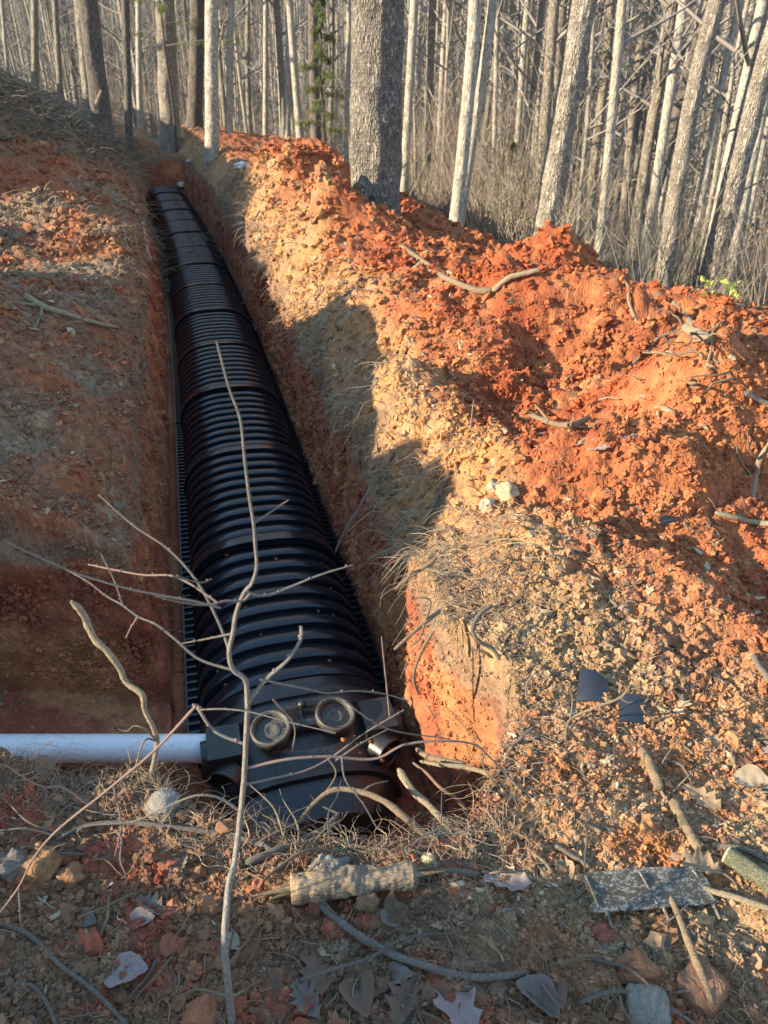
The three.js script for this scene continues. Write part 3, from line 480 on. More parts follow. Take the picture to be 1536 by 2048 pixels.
// ------------------------------------------------------------------ soil crumbs, chips and gravel lying on everything
{
  const R = rng(99), O = new THREE.Object3D(), C = new THREE.Color();
  function scatter(name, label, geos, mt, n, place) {
    const grp = new THREE.Group(), lists = geos.map(() => []);
    for (let i = 0; i < n; i++) { const q = place(i); if (q) lists[R() * geos.length | 0].push(q); }
    geos.forEach((g, k) => { const im = new THREE.InstancedMesh(g, mt, lists[k].length); im.name = name + '_pieces'; im.userData.kind = 'stuff'; lists[k].forEach((q, i) => { O.position.set(q.x, q.y, q.z); O.rotation.set(R() * 6.28, R() * 6.28, R() * 6.28); if (q.flat) O.rotation.set((R() - 0.5) * q.flat, R() * 6.28, (R() - 0.5) * q.flat); O.scale.set(q.s * q.a, q.s * q.b, q.s * q.c); O.updateMatrix(); im.setMatrixAt(i, O.matrix); C.setRGB(...q.col); im.setColorAt(i, C); }); grp.add(im); });
    setting(grp, name, label, 'stuff', 'soil');
  }
  const lumps = [1, 2, 3].map(s => (() => { const f = lump(s, 1, 1.0, 1.9).toNonIndexed(); f.computeVertexNormals(); return f; })());
  const spot = (d0, d1) => { const D = d0 * Math.pow(d1 / d0, R()), x = (R() * 2 - 1) * (0.47 * D + 0.62); return [x, D]; };
  scatter('soil_crumbs', 'crumbs and clods of clay lying over the dug ground', lumps, M.crumb, 420000, () => {
    const [x, D] = spot(0.55, 13), e = edgeDist(x, D); if (e > 0.3) return;
    const t = x - xc(D), c = carve(x, D); if (c > 0 && R() < 0.93) return;
    const patch = fbm(x * 1.8, D * 1.8, 130, 3) + 0.5 * n3(x * 7, D * 7, 133); if (R() > (D < 2.3 ? 0.45 : 0.22) + 1.2 * sst(-0.1, 0.35, patch)) return;
    const z = D * 0.87 + 0.8, spoil = t > 0.8 && D > 1.6, s = z * (0.0007 + 0.0042 * Math.pow(R(), 7)) * (spoil ? 1.25 : 1) * (D < 1.6 ? 1.15 : 1) + (R() < 0.003 ? 0.006 + 0.012 * R() : 0);
    const k = soil(x, D, 1), v = 0.75 + 0.6 * R(), p = t < 0 && D > 2.6 && R() < 0.12 ? 1.35 : 1;
    return { x, y: heightAt(x, D) + s * 0.1, z: -D, s, a: 0.8 + 0.5 * R(), b: 0.6 + 0.4 * R(), c: 0.8 + 0.5 * R(), col: [k[0] * v * 0.92 * p, k[1] * v * 0.92 * p, k[2] * v * 0.92 * p] };
  });
  scatter('soil_crumbs', 'grit and small stones showing in the cut walls', lumps, M.crumb, 16000, () => {
    const q = R(); let x, D, z; const f = 0.06 + 0.9 * R();
    if (q < 0.45) { D = 1.5 * Math.pow(6, R()); x = xc(D) + mix(rwBot(D), rwTop(D), f); } else if (q < 0.65) { D = 2.8 * Math.pow(4, R()); x = xc(D) + mix(lwBot(D), lwTop(D), f); } else { x = -0.75 - 1.1 * R(); D = mix(SW0, SW1, f) + sWob(x); if (x - xc(D) > -0.6) return; }
    const y = heightAt(x, D), k = soil(x, D, y), v = 0.65 + 0.6 * R(), s = (D * 0.87 + 0.9) * (0.0008 + 0.0034 * Math.pow(R(), 4)); return { x, y, z: -D, s, a: 0.8 + 0.5 * R(), b: 0.8, c: 0.8 + 0.5 * R(), col: k.map(c => c * v) };
  });
  scatter('soil_crumbs', 'crumbs of clay fallen on the black chambers', lumps, M.crumb, 900, () => {
    const D = 2.1 * Math.pow(7, R()), a = Math.PI * (0.12 + 0.76 * R()), [ax, ay] = archPt(a, CW, CH); const side = Math.abs(ax) > 0.2; if (!side && R() < 0.6) return;
    const v = 0.7 + 0.5 * R(), s = 0.0025 + 0.006 * Math.pow(R(), 3); return { x: xc(D) + ax, y: ay + 0.028 + s * 0.5, z: -D, s, a: 1, b: 0.8, c: 1, col: [0.34 * v, 0.14 * v, 0.06 * v] };
  });
  // pale chips of root, bark and stone in the topsoil
  const chip = [4, 5].map(s => { const g = lump(s, 1, 1.0, 1.6); g.scale(1, 0.35, 0.55); const f = g.toNonIndexed(); f.computeVertexNormals(); return f; });
  scatter('pale_chips', 'pale bits of bark, root and stone strewn in the topsoil', chip, M.crumb, 42000, () => {
    const [x, D] = spot(0.6, 9), t = x - xc(D); if (carve(x, D) > 0) return;
    let w = (D < 1.6 ? 0.14 : 0.10) + 0.5 * sst(0.05, 0.3, fbm(x * 2.2, D * 2.2, 210, 3));
    if (x > 0.15 && D > 1.0 && D < 2.7) w += 0.9 * sst(-0.3, 0.1, fbm(x * 2.6, D * 2.6, 200, 3)) * (1 - sst(0.85, 1.3, x)); if (t > 0.5 && t < 1.2 && D > 2) w += 0.35; if (t > 1.6 && D > 2.6) w *= 0.25;
    if (R() > w) return;
    const z = D * 0.87 + 0.8, s = z * (0.0016 + 0.0050 * Math.pow(R(), 4)), v = 0.5 + 0.6 * R(), pal = [[0.42, 0.31, 0.18], [0.34, 0.26, 0.17], [0.52, 0.42, 0.27], [0.25, 0.17, 0.11], [0.38, 0.22, 0.11]][R() * 5 | 0];
    return { x, y: heightAt(x, D) + s * 0.35, z: -D, s, a: 0.8 + 0.9 * R(), b: 0.7 + 0.6 * R(), c: 0.7 + 0.6 * R(), flat: 1.6, col: pal.map(q => q * v) };
  });
}
console.log('crumbs');
// ------------------------------------------------------------------ fine roots: too many to count
{
  const R = rng(555);
  function rootlet(x, D, len, dx, dD, r, up, wild, hang) {
    const pts = []; let a = Math.atan2(dD, dx) + (R() - 0.5) * 1.2, px = x, pD = D, y = heightAt(x, D) + 0.004, n = 6, vy = up;
    for (let i = 0; i < n; i++) { pts.push(V(px, y, -pD)); const s = len / n; a += (R() - 0.5) * wild; px += Math.cos(a) * s; pD += Math.sin(a) * s; y += vy * s; vy -= 0.5 * R() + hang; const g = heightAt(px, pD) + 0.006; if (y < g) { y = g; vy = Math.max(vy, 0) + 0.3 * R(); } }
    return tube(pts, f => r * (1 - 0.7 * f), 3, { seg: 9, cap: false });
  }
  const cols = [[0.31, 0.245, 0.175], [0.23, 0.175, 0.125], [0.40, 0.31, 0.19], [0.34, 0.22, 0.135]];
  function mass(name, label, n, gen) { const gs = []; for (let i = 0; i < n; i++) { const g = gen(i); if (g) { const v = 0.75 + 0.5 * R(), c = cols[R() * 4 | 0]; gs.push(tintGeo(g, c.map(q => q * v))); } } setting(new THREE.Mesh(mergeGeometries(gs), rootMat), name, label, 'stuff', 'roots'); }
  const rootMat = mat([1, 1, 1], { vertexColors: true });
  mass('fine_roots', 'fine torn roots fringing the right lip of the trench', 1500, () => { const D = 2.1 + Math.pow(R(), 1.6) * 11, t = rwTop(D) + 0.42 * Math.pow(R(), 1.4) - 0.01; return rootlet(xc(D) + t, D, 0.06 + 0.26 * R(), -0.8, (R() - 0.6) * 1.6, 0.0009 + 0.0022 * R() * R() + 0.0002 * D, 0.4 * R() + 0.1, 1.5, 0.12); });
  mass('fine_roots', 'fine torn roots fringing the left lip of the trench', 900, () => { const D = 2.8 + Math.pow(R(), 1.2) * 10, t = lwTop(D) - 0.35 * Math.pow(R(), 1.5) + 0.01; return rootlet(xc(D) + t, D, 0.05 + 0.24 * R(), 0.8, (R() - 0.5) * 1.8, 0.0009 + 0.002 * R() * R() + 0.0002 * D, 0.35 * R(), 1.5, 0.15); });
  mass('fine_roots', 'fine roots matted along the near edge of the pit', 850, () => { const x = -0.95 + 1.3 * R(), D = NWD(x) - 0.14 * Math.pow(R(), 1.5) + 0.01; return rootlet(x, D, 0.05 + 0.2 * R(), (R() - 0.5) * 2, 0.7, 0.0006 + 0.0014 * R() * R(), 0.35 * R(), 1.9, 0.12); });
  mass('root_fibres', 'dry root fibres and grass stalks caught in the trodden soil', 1500, () => { const D = 0.62 * Math.pow(6, R()), x = (R() * 2 - 1) * (0.47 * D + 0.5); if (carve(x, D) > 0 || (x > 0.6 && D > 2.4 && R() < 0.8)) return; return rootlet(x, D, 0.03 + 0.12 * R(), 1 - 2 * R(), 1 - 2 * R(), 0.0005 + 0.001 * R(), 0.4 * R(), 1.6, 0.1); });
  mass('root_fibres', 'pale fibrous roots bristling from the bank beside the sunlit cut face', 420, () => { const x = 0.14 + 0.38 * R(), D = 1.35 + 1.15 * R(); if (carve(x, D) > 0.1) return; return rootlet(x, D, 0.06 + 0.16 * R(), -0.9, (R() - 0.7), 0.0007 + 0.0018 * R() * R(), 0.7 * R(), 1.2, 0.15); });
}
console.log('roots');
// ------------------------------------------------------------------ traced roots and sticks: pixels with the distance of the bank they grow from
function traced(pts, w0, w1, m, name, label, cat, o = {}) {
  const P = pts.map(([x, y, D]) => D === undefined ? hit(x, y, o.lift ?? 0.006) : D < 0 ? hit(x, y, -D) : at(x, y, D));
  const zc = p => -p.z * Math.cos(PITCH) + (EYE - p.y) * Math.sin(PITCH), c = P[0].clone();
  const Q = P.map(p => p.clone().sub(c)), g = new THREE.Group(); g.position.copy(c);
  const r0 = w0 / 2 / FPX * zc(P[0]), r1 = w1 / 2 / FPX * zc(P[P.length - 1]);
  part(g, o.part || 'main_root', tube(Q, f => mix(r0, r1, f) * Math.min(1, 0.45 + 14 * Math.min(f, 1 - f)), o.sides || 9, { rough: o.rough ?? 0.30, freq: 30, seed: pts[0][0] % 17, tile: 0.05, seg: pts.length * 8 }), m);
  for (const [i, b, bw] of o.forks || []) { const B = [Q[i].clone(), ...b.map(([x, y, D]) => (D === undefined ? hit(x, y, 0.008) : at(x, y, D)).sub(c))], br = bw / 2 / FPX * zc(P[i]); part(g, o.fork || 'side_root', tube(B, f => br * (1 - 0.6 * f), 6, { rough: 0.15, freq: 40, tile: 0.05, seg: B.length * 4 }), m); }
  return add(g, name, label, cat, o.group);
}
const RT = (pts, w0, w1, m, label, o) => traced(pts, w0, w1, M[m], 'root', label, 'root', o);
const ST = (pts, w0, w1, m, label, o) => traced(pts, w0, w1, M[m], 'stick', label, 'stick', { part: 'stem', fork: 'side_twig', ...o });
RT([[295, 1580, 1.36], [303, 1545, 1.40], [314, 1482, 1.44], [306, 1455, 1.45], [290, 1422, 1.47], [284, 1389, 1.48], [252, 1364, 1.5], [241, 1340, 1.51], [216, 1304, 1.52], [191, 1280, 1.53], [178, 1255, 1.54], [164, 1225, 1.55], [142, 1202, 1.55]], 9, 15, 'rootPale', 'pale twisting root standing up across the white pipe', { forks: [[2, [[285, 1455, 1.42], [268, 1452, 1.42], [254, 1462, 1.41], [236, 1458, 1.41]], 5], [2, [[290, 1480, 1.4], [272, 1530, 1.38], [262, 1560, 1.36]], 5]] });
RT([[589, 1655, 1.30], [632, 1603, 1.36], [667, 1580, 1.38], [722, 1584, 1.36], [769, 1603, 1.33], [804, 1630, 1.30], [847, 1666, 1.27], [900, 1697, 1.24], [962, 1736, 1.2]], 8, 18, 'root', 'thick arching tan root looping over the pit edge below the end cap', { forks: [[1, [[655, 1580, 1.4], [672, 1545, 1.44], [650, 1510, 1.48]], 6], [3, [[745, 1570, 1.38], [776, 1562, 1.4]], 6]] });
RT([[796, 1537, 1.46], [827, 1584, 1.41], [866, 1619, 1.36], [905, 1660, 1.31], [935, 1672, 1.28]], 14, 17, 'rootPale', 'straight pale yellow root jutting over the pit corner');
RT([[840, 1522, 1.56], [880, 1530, 1.52], [930, 1534, 1.5], [990, 1552, 1.46], [1010, 1560, 1.45]], 7, 12, 'rootPale', 'smooth cream root crossing in front of the sunlit cut face');
RT([[826, 1525, 1.5], [855, 1548, 1.46], [880, 1575, 1.42], [915, 1600, 1.4], [945, 1640, 1.36]], 6, 7, 'rootRed', 'thin reddish root slanting down past the pale yellow root');
RT([[833, 1497, 1.66], [850, 1510, 1.62], [890, 1522, 1.58], [930, 1530, 1.55]], 9, 14, 'root', 'blunt brown root end poking from the cut face');
RT([[110, 1682], [170, 1652], [250, 1645], [350, 1655], [425, 1665], [500, 1682], [545, 1700]], 8, 12, 'rootGrey', 'long grey root lying along the near pit edge', { lift: 0.015, forks: [[4, [[440, 1700], [460, 1740]], 5]] });
RT([[491, 1726], [554, 1701], [612, 1677, 1.25], [652, 1654, 1.29], [678, 1628, 1.33]], 16, 12, 'rootGrey', 'grey forked root rising out of the near pit edge', { lift: 0.012, forks: [[4, [[640, 1610, 1.36], [620, 1590, 1.38]], 5], [3, [[690, 1690, 1.24], [740, 1722, 1.2]], 7]] });
RT([[500, 1655, 1.27], [545, 1640, 1.3], [600, 1665, 1.27], [640, 1700, 1.23]], 6, 8, 'rootGrey', 'thin crossing grey root below the black end cap');
RT([[490, 1700, 1.2], [530, 1665, 1.26], [555, 1637, 1.3]], 7, 5, 'rootGrey', 'short upright grey root crossing another in front of the end cap');
RT([[870, 1120, 2.3], [840, 1140, 2.28], [805, 1165, 2.26], [790, 1178, 2.25]], 10, 5, 'root', 'curled tan root hanging off the right lip of the trench', { forks: [[1, [[820, 1150, 2.2], [795, 1190, 2.2]], 5]] });
RT([[880, 1220, 2.06], [850, 1245, 2.02], [815, 1275, 1.98], [788, 1300, 1.96]], 11, 6, 'root', 'gnarled root reaching out from the top of the cut face', { forks: [[1, [[860, 1200, 2.05], [825, 1195, 2.05]], 6], [1, [[840, 1275, 1.96], [820, 1295, 1.95]], 6]] });
RT([[868, 1262, 1.98], [850, 1290, 1.95], [832, 1330, 1.93], [828, 1360, 1.93], [838, 1390, 1.94]], 7, 5, 'root', 'thin drooping root along the edge of the cut face');
RT([[985, 1210, 2.0], [960, 1228, 1.97], [945, 1255, 1.94], [955, 1280, 1.92], [985, 1298, 1.92], [1000, 1320, 1.9]], 9, 8, 'rootGrey', 'grey looping root over the top of the cut face');
RT([[900, 940], [880, 985], [865, 1020], [845, 1060]], 9, 5, 'rootGrey', 'grey forked root trailing down the root-matted bank', { lift: 0.03, forks: [[1, [[900, 1010], [920, 1035]], 6]] });
RT([[790, 905], [760, 950], [735, 985, 3.1], [715, 1020, 3.05], [690, 1060, 3.0], [670, 1105, 2.97]], 5, 4, 'rootGrey', 'long thin grey root drooping over the trench beside the chambers');
RT([[50, 590], [85, 612], [140, 630], [200, 648], [258, 658]], 14, 6, 'rootPale', 'pale forked root lying on the left bank', { lift: 0.03, forks: [[1, [[40, 606], [0, 602]], 8], [1, [[80, 635], [66, 660]], 6]] });
RT([[480, 480, 9.6], [520, 505, 9.3], [560, 515, 9.1]], 6, 5, 'root', 'short root spanning the lip far along the trench');
RT([[800, 490], [850, 525], [900, 560], [960, 582], [985, 580]], 9, 13, 'root', 'long buried root along the foot of the tallest red mound', { lift: 0.03 });
RT([[985, 582], [1020, 555], [1060, 545], [1080, 540]], 12, 9, 'rootPale', 'pale root curving up the tallest red mound', { lift: 0.04 });
RT([[1258, 685], [1252, 650, 4.9], [1240, 632, 4.9]], 10, 7, 'rootPale', 'upright forked cream root stub in the spoil', { lift: 0, forks: [[1, [[1275, 635, 4.85], [1272, 620, 4.85]], 8]] });
RT([[1385, 650], [1360, 620, 5.2], [1345, 603, 5.25]], 16, 9, 'rootPale', 'stubby cream root leaning out of the spoil heap', { lift: 0.01 });
RT([[1370, 655], [1395, 668], [1420, 680]], 20, 22, 'rootPale', 'fat cream root piece lying in the spoil heap', { lift: 0.04 });
RT([[1300, 590, 5.9], [1360, 596, 5.9], [1420, 604, 5.95], [1490, 612, 6.0]], 8, 9, 'rootPale', 'long cream root along the spoil crest under the trees');
RT([[1455, 700], [1475, 670, 4.6], [1483, 645, 4.6]], 9, 6, 'root', 'crooked upright root at the edge of the spoil', { lift: 0 });
RT([[1175, 810], [1200, 805, 3.75], [1212, 815, 3.75], [1214, 845]], 12, 11, 'root', 'hooked tan root bent like an elbow in the spoil', { lift: 0.01 });
RT([[1060, 830], [1100, 845], [1140, 850], [1180, 835]], 10, 12, 'root', 'smooth tan root lying in the hollow between the mounds', { lift: 0.025, forks: [[1, [[1070, 810], [1050, 800]], 7], [2, [[1170, 855], [1190, 850]], 7]] });
RT([[1310, 815], [1335, 820], [1348, 828]], 12, 9, 'rootPale', 'short cream root tip on the shaded mound foot', { lift: 0.02 });
RT([[1430, 1025], [1470, 1035], [1510, 1045], [1560, 1048]], 10, 12, 'rootPale', 'pale root running from the small stump', { lift: 0.02 });
ST([[1418, 1022], [1420, 985, 2.9], [1421, 962, 2.9]], 22, 18, 'root', 'cut stump of a thin stem standing in red clay', { lift: -0.02, part: 'stem' });
ST([[1500, 1030], [1510, 960, 2.85], [1520, 920, 2.85], [1545, 880, 2.8]], 13, 11, 'rootPale', 'yellowish upright stem beside the cut stump', { lift: -0.01, forks: [[1, [[1480, 920, 2.9], [1472, 890, 2.9]], 5], [2, [[1500, 900, 2.8], [1495, 860, 2.75]], 6]] });
ST([[1400, 962, 2.95], [1450, 960, 2.92], [1540, 956, 2.9]], 8, 9, 'rootPale', 'straight pale stick lying across the cut stump');
ST([[1430, 915, 3.1], [1480, 925, 3.08], [1540, 935, 3.0]], 6, 8, 'rootGrey', 'grey twig beyond the cut stump');
ST([[1490, 785], [1520, 800], [1550, 815]], 12, 10, 'rootGrey', 'grey branch sliding off the spoil', { lift: 0.04, forks: [[0, [[1515, 755, 4.0], [1530, 735, 4.0]], 7]] });
ST([[935, 915], [942, 850, 3.35], [948, 798, 3.35]], 5, 3, 'redTwig', 'straight dry stalk standing on the dark root mat', { lift: -0.01 });
ST([[1325, 705], [1330, 660, 4.7], [1322, 630, 4.7]], 5, 3, 'redTwig', 'thin twig standing in the pale root spoil', { lift: 0 });
ST([[780, 1435, 1.9], [772, 1360, 1.92], [763, 1272, 1.94]], 4, 3, 'redTwig', 'thin dark twig rising beside the end cap');
ST([[1130, 1480], [1140, 1440, 1.6], [1190, 1415, 1.58], [1240, 1395, 1.56], [1262, 1368, 1.55]], 6, 4, 'rootPale', 'pale forked twig lying over the black plastic scraps', { lift: 0.01, forks: [[1, [[1145, 1400, 1.62], [1136, 1360, 1.64]], 4], [3, [[1255, 1405, 1.55], [1266, 1404, 1.55]], 3]] });
ST([[1318, 1755], [1345, 1805], [1380, 1890], [1425, 2010]], 9, 19, 'root', 'straight debarked stick resting on the black plastic scrap', { lift: 0.035 });
ST([[1330, 1755], [1400, 1775], [1470, 1795], [1560, 1825]], 12, 12, 'rootPale', 'pale stick crossing the edge of the black plastic scrap', { lift: 0.03 });
ST([[622, 1790], [680, 1845], [740, 1885], [800, 1915], [860, 1935], [950, 1955], [1060, 1945]], 15, 14, 'rootGrey', 'dark lichen-speckled branch running below the broken log', { lift: 0.022 });
ST([[960, 2000, 0.9], [1000, 1970, 0.93]], 5, 5, 'rootGrey', 'short grey twig between fallen leaves', {});
ST([[600, 1960], [660, 1940], [740, 1915], [800, 1880], [860, 1868], [910, 1868]], 9, 3, 'rootGrey', 'thin curved grey twig draped over the speckled branch', { lift: 0.03 });
ST([[1000, 1960], [1040, 1945], [1090, 1975]], 6, 5, 'redTwig', 'small reddish twig on dark soil', { lift: 0.012 });
ST([[1160, 2005], [1215, 1985], [1260, 1985], [1310, 2005], [1370, 2035], [1400, 2060]], 9, 8, 'rootGrey', 'smooth grey twig bowed over the square rock', { lift: 0.03 });
ST([[0, 1845], [60, 1870], [120, 1930], [180, 1975], [240, 2035], [260, 2060]], 8, 10, 'rootGrey', 'grey creeper root crossing the shaded brown soil', { lift: 0.012 });
ST([[0, 1980], [55, 1968], [90, 2000], [115, 2055]], 7, 8, 'rootGrey', 'small grey root bent over in the soil', { lift: 0.012 });
ST([[510, 1935], [512, 1890, 0.98], [516, 1840, 1.02]], 14, 5, 'root', 'splintered upright wood sliver', { lift: 0, forks: [[1, [[525, 1830, 1.03], [545, 1790, 1.08]], 4]] });
ST([[1110, 1690], [1150, 1715], [1180, 1735]], 10, 8, 'rootGrey', 'grey broken twig in the sunlit crumbs', { lift: 0.02 });
ST([[1285, 1500], [1300, 1530], [1320, 1580]], 22, 20, 'root', 'thick pale stick in the sunlit root litter', { lift: 0.02 });
ST([[1345, 1600], [1375, 1660], [1400, 1700]], 22, 18, 'root', 'knobbly stick lying below the pale root litter', { lift: 0.02 });
ST([[1505, 1310], [1520, 1335], [1545, 1370]], 12, 14, 'rootGrey', 'grey stick end on the orange clay', { lift: 0.02 });
ST([[1425, 1690], [1490, 1700], [1540, 1725]], 11, 12, 'rootGrey', 'grey twig above the mossy log', { lift: 0.02 });
ST([[800, 1762], [850, 1745], [905, 1742], [960, 1748]], 8, 12, 'rootGrey', 'stub of root beside the purple leaf', { lift: 0.02 });
ST([[30, 1035, 3.1], [100, 1050, 3.0], [200, 1060, 2.95]], 4, 4, 'rootGrey', 'thin root hanging along the left bank', {});
ST([[220, 430, 10.4], [236, 398, 10.4], [244, 372, 10.4]], 5, 3, 'rootGrey', 'small dead twig standing on the far left bank', {});
ST([[185, 305], [225, 285, 12.2], [255, 270, 12.2]], 7, 5, 'rootGrey', 'bare branch poking out of the brush heap', { lift: 0.2 });
ST([[190, 218, 12.5], [203, 180, 12.5]], 8, 6, 'rootPale', 'broken pale branch stub on the brush heap', {});
// torn roots strewn through the spoil
{
  const R = rng(2024);
  for (const [x0, y0, x1, y1, n, wh] of [[1250, 620, 1480, 770, 26, 'in the pale spoil below the trees'], [1000, 780, 1200, 860, 14, 'in the hollow between the red mounds'], [900, 1080, 1250, 1300, 18, 'on the sunny bank above the cut face'], [960, 1420, 1400, 1640, 22, 'in the pale litter beside the pit'], [40, 560, 300, 760, 10, 'on the rough left bank'], [560, 1690, 900, 1790, 8, 'round the broken log'], [480, 1630, 900, 1720, 46, 'tangled on the pit edge below the end cap'], [860, 1480, 1010, 1640, 16, 'bristling from the corner of the pit'], [20, 1640, 1500, 2030, 60, 'among the leaves on the trodden soil']])
    for (let i = 0; i < n; i++) { const x = mix(x0, x1, R()), y = mix(y0, y1, R()), p = hit(x, y), l = (0.05 + 0.09 * R()) * (y < 800 ? 1.8 : 1) * (y > 1450 && y < 1730 ? 1.5 : 1), tang = wh.startsWith('tangled') || wh.startsWith('brist'), a = tang ? -1.57 + (R() - 0.5) * 2.8 : R() * 6.28, g = new THREE.Group(), r = (0.0022 + 0.0045 * R() * R()) * (y < 800 ? 1.7 : 1); g.position.copy(p); g.position.y += r * 0.6; const e = V(Math.cos(a) * l, (R() - 0.25) * l * 0.7, Math.sin(a) * l); if (tang) e.y = l * (0.1 + 0.7 * R()); e.y = Math.max(e.y, heightAt(p.x + e.x, -(p.z + e.z)) - p.y + r); part(g, 'main_root', tube([V(0, -0.004, 0), e.clone().multiplyScalar(0.4).add(V((R() - 0.5) * l * 0.3, l * 0.12 * R(), (R() - 0.5) * l * 0.3)), e.clone().multiplyScalar(0.75).add(V((R() - 0.5) * l * 0.2, l * 0.1 * R(), 0)), e], f => r * (1 - 0.65 * f), 6, { seg: 12, rough: 0.3, freq: 40, seed: i, tile: 0.05 }), [M.rootPale, M.root, M.rootGrey][R() * 3 | 0]); add(g, 'root_piece', 'short torn root lying ' + wh, 'root', 'torn roots ' + wh); }
}
// ------------------------------------------------------------------ sapling standing in front of the trench
{
  const B = 0.93, root = hit(463, 2046); root.y -= 0.03;
  const g = new THREE.Group(); g.position.copy(root);
  const zc = p => -p.z * Math.cos(PITCH) + (EYE - p.y) * Math.sin(PITCH);
  const stemPx = [[455, 1960], [449, 1900], [452, 1830], [458, 1770], [470, 1720], [480, 1640], [488, 1560], [492, 1480], [495, 1404], [489, 1357], [468, 1341], [458, 1306], [466, 1267], [472, 1228], [491, 1181], [503, 1168], [513, 1137], [511, 1094], [507, 1047], [498, 989], [488, 906], [480, 836], [459, 778], [433, 682]];
  const stem = [root.clone(), ...stemPx.map(([x, y], i) => at(x, y, B - 0.16 * (1 - sst(0, 6, i))))];
  part(g, 'stem', tube(stem.map(p => p.clone().sub(root)), f => mix(0.0076, 0.0013, Math.pow(f, 0.7)), 10, { seg: 150, rough: 0.14, freq: 60, seed: 5, tile: 0.06 }), M.sapling);
  const nearestStem = (x, y) => { let b = 0, d = 1e9; stemPx.forEach(([a, c], i) => { const q = Math.hypot(a - x, c - y); if (q < d) { d = q; b = i; } }); return b; };
  // each branch: pixels, start width, end width, depth drift
  const BR = [
    [[[497, 1404], [534, 1357], [573, 1322], [601, 1279], [602, 1252]], 11, 8, 0.05, 'broken stub branch'],
    [[[492, 1183], [513, 1191], [542, 1189], [573, 1177], [640, 1150], [706, 1130]], 8, 4, 0.08], [[[508, 1190], [487, 1201], [452, 1202], [413, 1210], [362, 1205], [312, 1193]], 7, 4, -0.06],
    [[[458, 1300], [451, 1278], [416, 1200], [384, 1149], [336, 1098], [267, 1051], [197, 989]], 7, 4, 0.1], [[[420, 1208], [392, 1203], [330, 1192], [252, 1176], [150, 1145], [95, 1122], [14, 1084]], 6, 4, -0.05],
    [[[410, 1190], [384, 1170], [345, 1152], [287, 1150], [230, 1140], [177, 1129]], 5, 4, 0.12], [[[345, 1152], [400, 1165], [423, 1158]], 5, 4, 0.1], [[[468, 1341], [398, 1318], [351, 1279], [314, 1250], [276, 1233], [246, 1211], [213, 1192], [178, 1165], [145, 1146], [96, 1121]], 6, 3, 0.1],
    [[[276, 1233], [262, 1255], [252, 1276]], 4, 3, 0.02], [[[246, 1211], [228, 1160], [201, 1106]], 4, 3, 0.03], [[[465, 1267], [417, 1277], [364, 1287]], 5, 3, 0.04], [[[507, 1047], [545, 1022], [577, 1000]], 5, 3, 0.02],
    [[[540, 1360], [609, 1377], [652, 1386], [710, 1382], [769, 1388], [816, 1402]], 5, 4, 0.12], [[[487, 1494], [429, 1462], [398, 1420], [392, 1411]], 7, 8, 0.05], [[[392, 1412], [310, 1500], [225, 1572], [105, 1670], [65, 1720], [40, 1770], [0, 1825], [-30, 1860]], 7, 4, -0.05],
    [[[396, 1420], [440, 1418], [495, 1423], [573, 1443], [671, 1466]], 4, 3, -0.04], [[[228, 1575], [242, 1650], [230, 1712]], 5, 3, -0.02], [[[175, 1608], [125, 1575], [85, 1573], [10, 1530]], 5, 3, -0.03], [[[105, 1670], [52, 1657], [0, 1662], [-30, 1668]], 5, 3, -0.03], [[[38, 1775], [42, 1860]], 4, 4, 0],
    [[[493, 1521], [573, 1519], [652, 1513], [753, 1517], [808, 1490], [900, 1482], [950, 1490], [985, 1520], [1040, 1575], [1070, 1592], [1150, 1596]], 7, 3, 0.14], [[[683, 1513], [691, 1560], [726, 1607], [755, 1658]], 4, 3, -0.03], [[[671, 1521], [720, 1488], [775, 1459]], 4, 3, 0.05],
    [[[492, 1576], [550, 1556], [612, 1541], [659, 1517], [730, 1466], [808, 1420]], 6, 3, 0.12], [[[481, 1611], [437, 1595], [394, 1591], [330, 1615], [270, 1642], [175, 1652], [155, 1662], [165, 1682]], 6, 3, -0.03], [[[690, 1402], [740, 1440], [790, 1462], [900, 1478]], 4, 3, 0.1], [[[580, 1395], [588, 1450], [584, 1505]], 4, 3, 0.02],
  ];
  BR.forEach(([px, w0, w1, drift, lab], i) => {
    const k = px.length, P = px.map(([x, y], j) => at(x, y, B + drift * Math.pow(j / (k - 1), 1.2)));
    if (i > 0 && ![8, 9, 6, 16, 17, 18, 19, 14, 15, 21, 22, 25].includes(i)) P[0] = stem[nearestStem(...px[0]) + 1].clone().lerp(P[0], 0.6);
    const r0 = w0 / 2 / FPX * zc(P[0]) * 0.92, r1 = w1 / 2 / FPX * zc(P[k - 1]) * 0.8, R = rng(900 + i);
    const b = part(g, 'branch', tube(P.map(p => p.clone().sub(root)), f => mix(r0, r1, f), 7, { seg: k * 6, rough: 0.14, freq: 80, seed: i, tile: 0.05 }), i % 3 === 2 ? M.redTwig : M.sapling, lab);
    // buds along the branch
    const c = new THREE.CatmullRomCurve3(P.map(p => p.clone().sub(root))); const buds = [];
    for (let q = 0; q < 3 + k; q++) { const f = (q + 0.3 + 0.5 * R()) / (3 + k), p = c.getPoint(f), s = new THREE.SphereGeometry(1, 5, 4); s.scale(r1 * 1.1 + 0.0004, r1 * 1.9 + 0.0006, r1 * 1.1 + 0.0004); s.rotateZ((R() - 0.5) * 2); s.translate(p.x + (R() - 0.5) * r1 * 2, p.y + r1, p.z + (R() - 0.5) * r1 * 2); buds.push(s); }
    buds.forEach((s, q) => { if (q % 2 === 0) part(b, 'bud', s, M.redTwig); });
  });
  add(g, 'sapling', 'bare young sapling with thin forked twigs standing before the trench', 'sapling');
}
console.log('sapling');
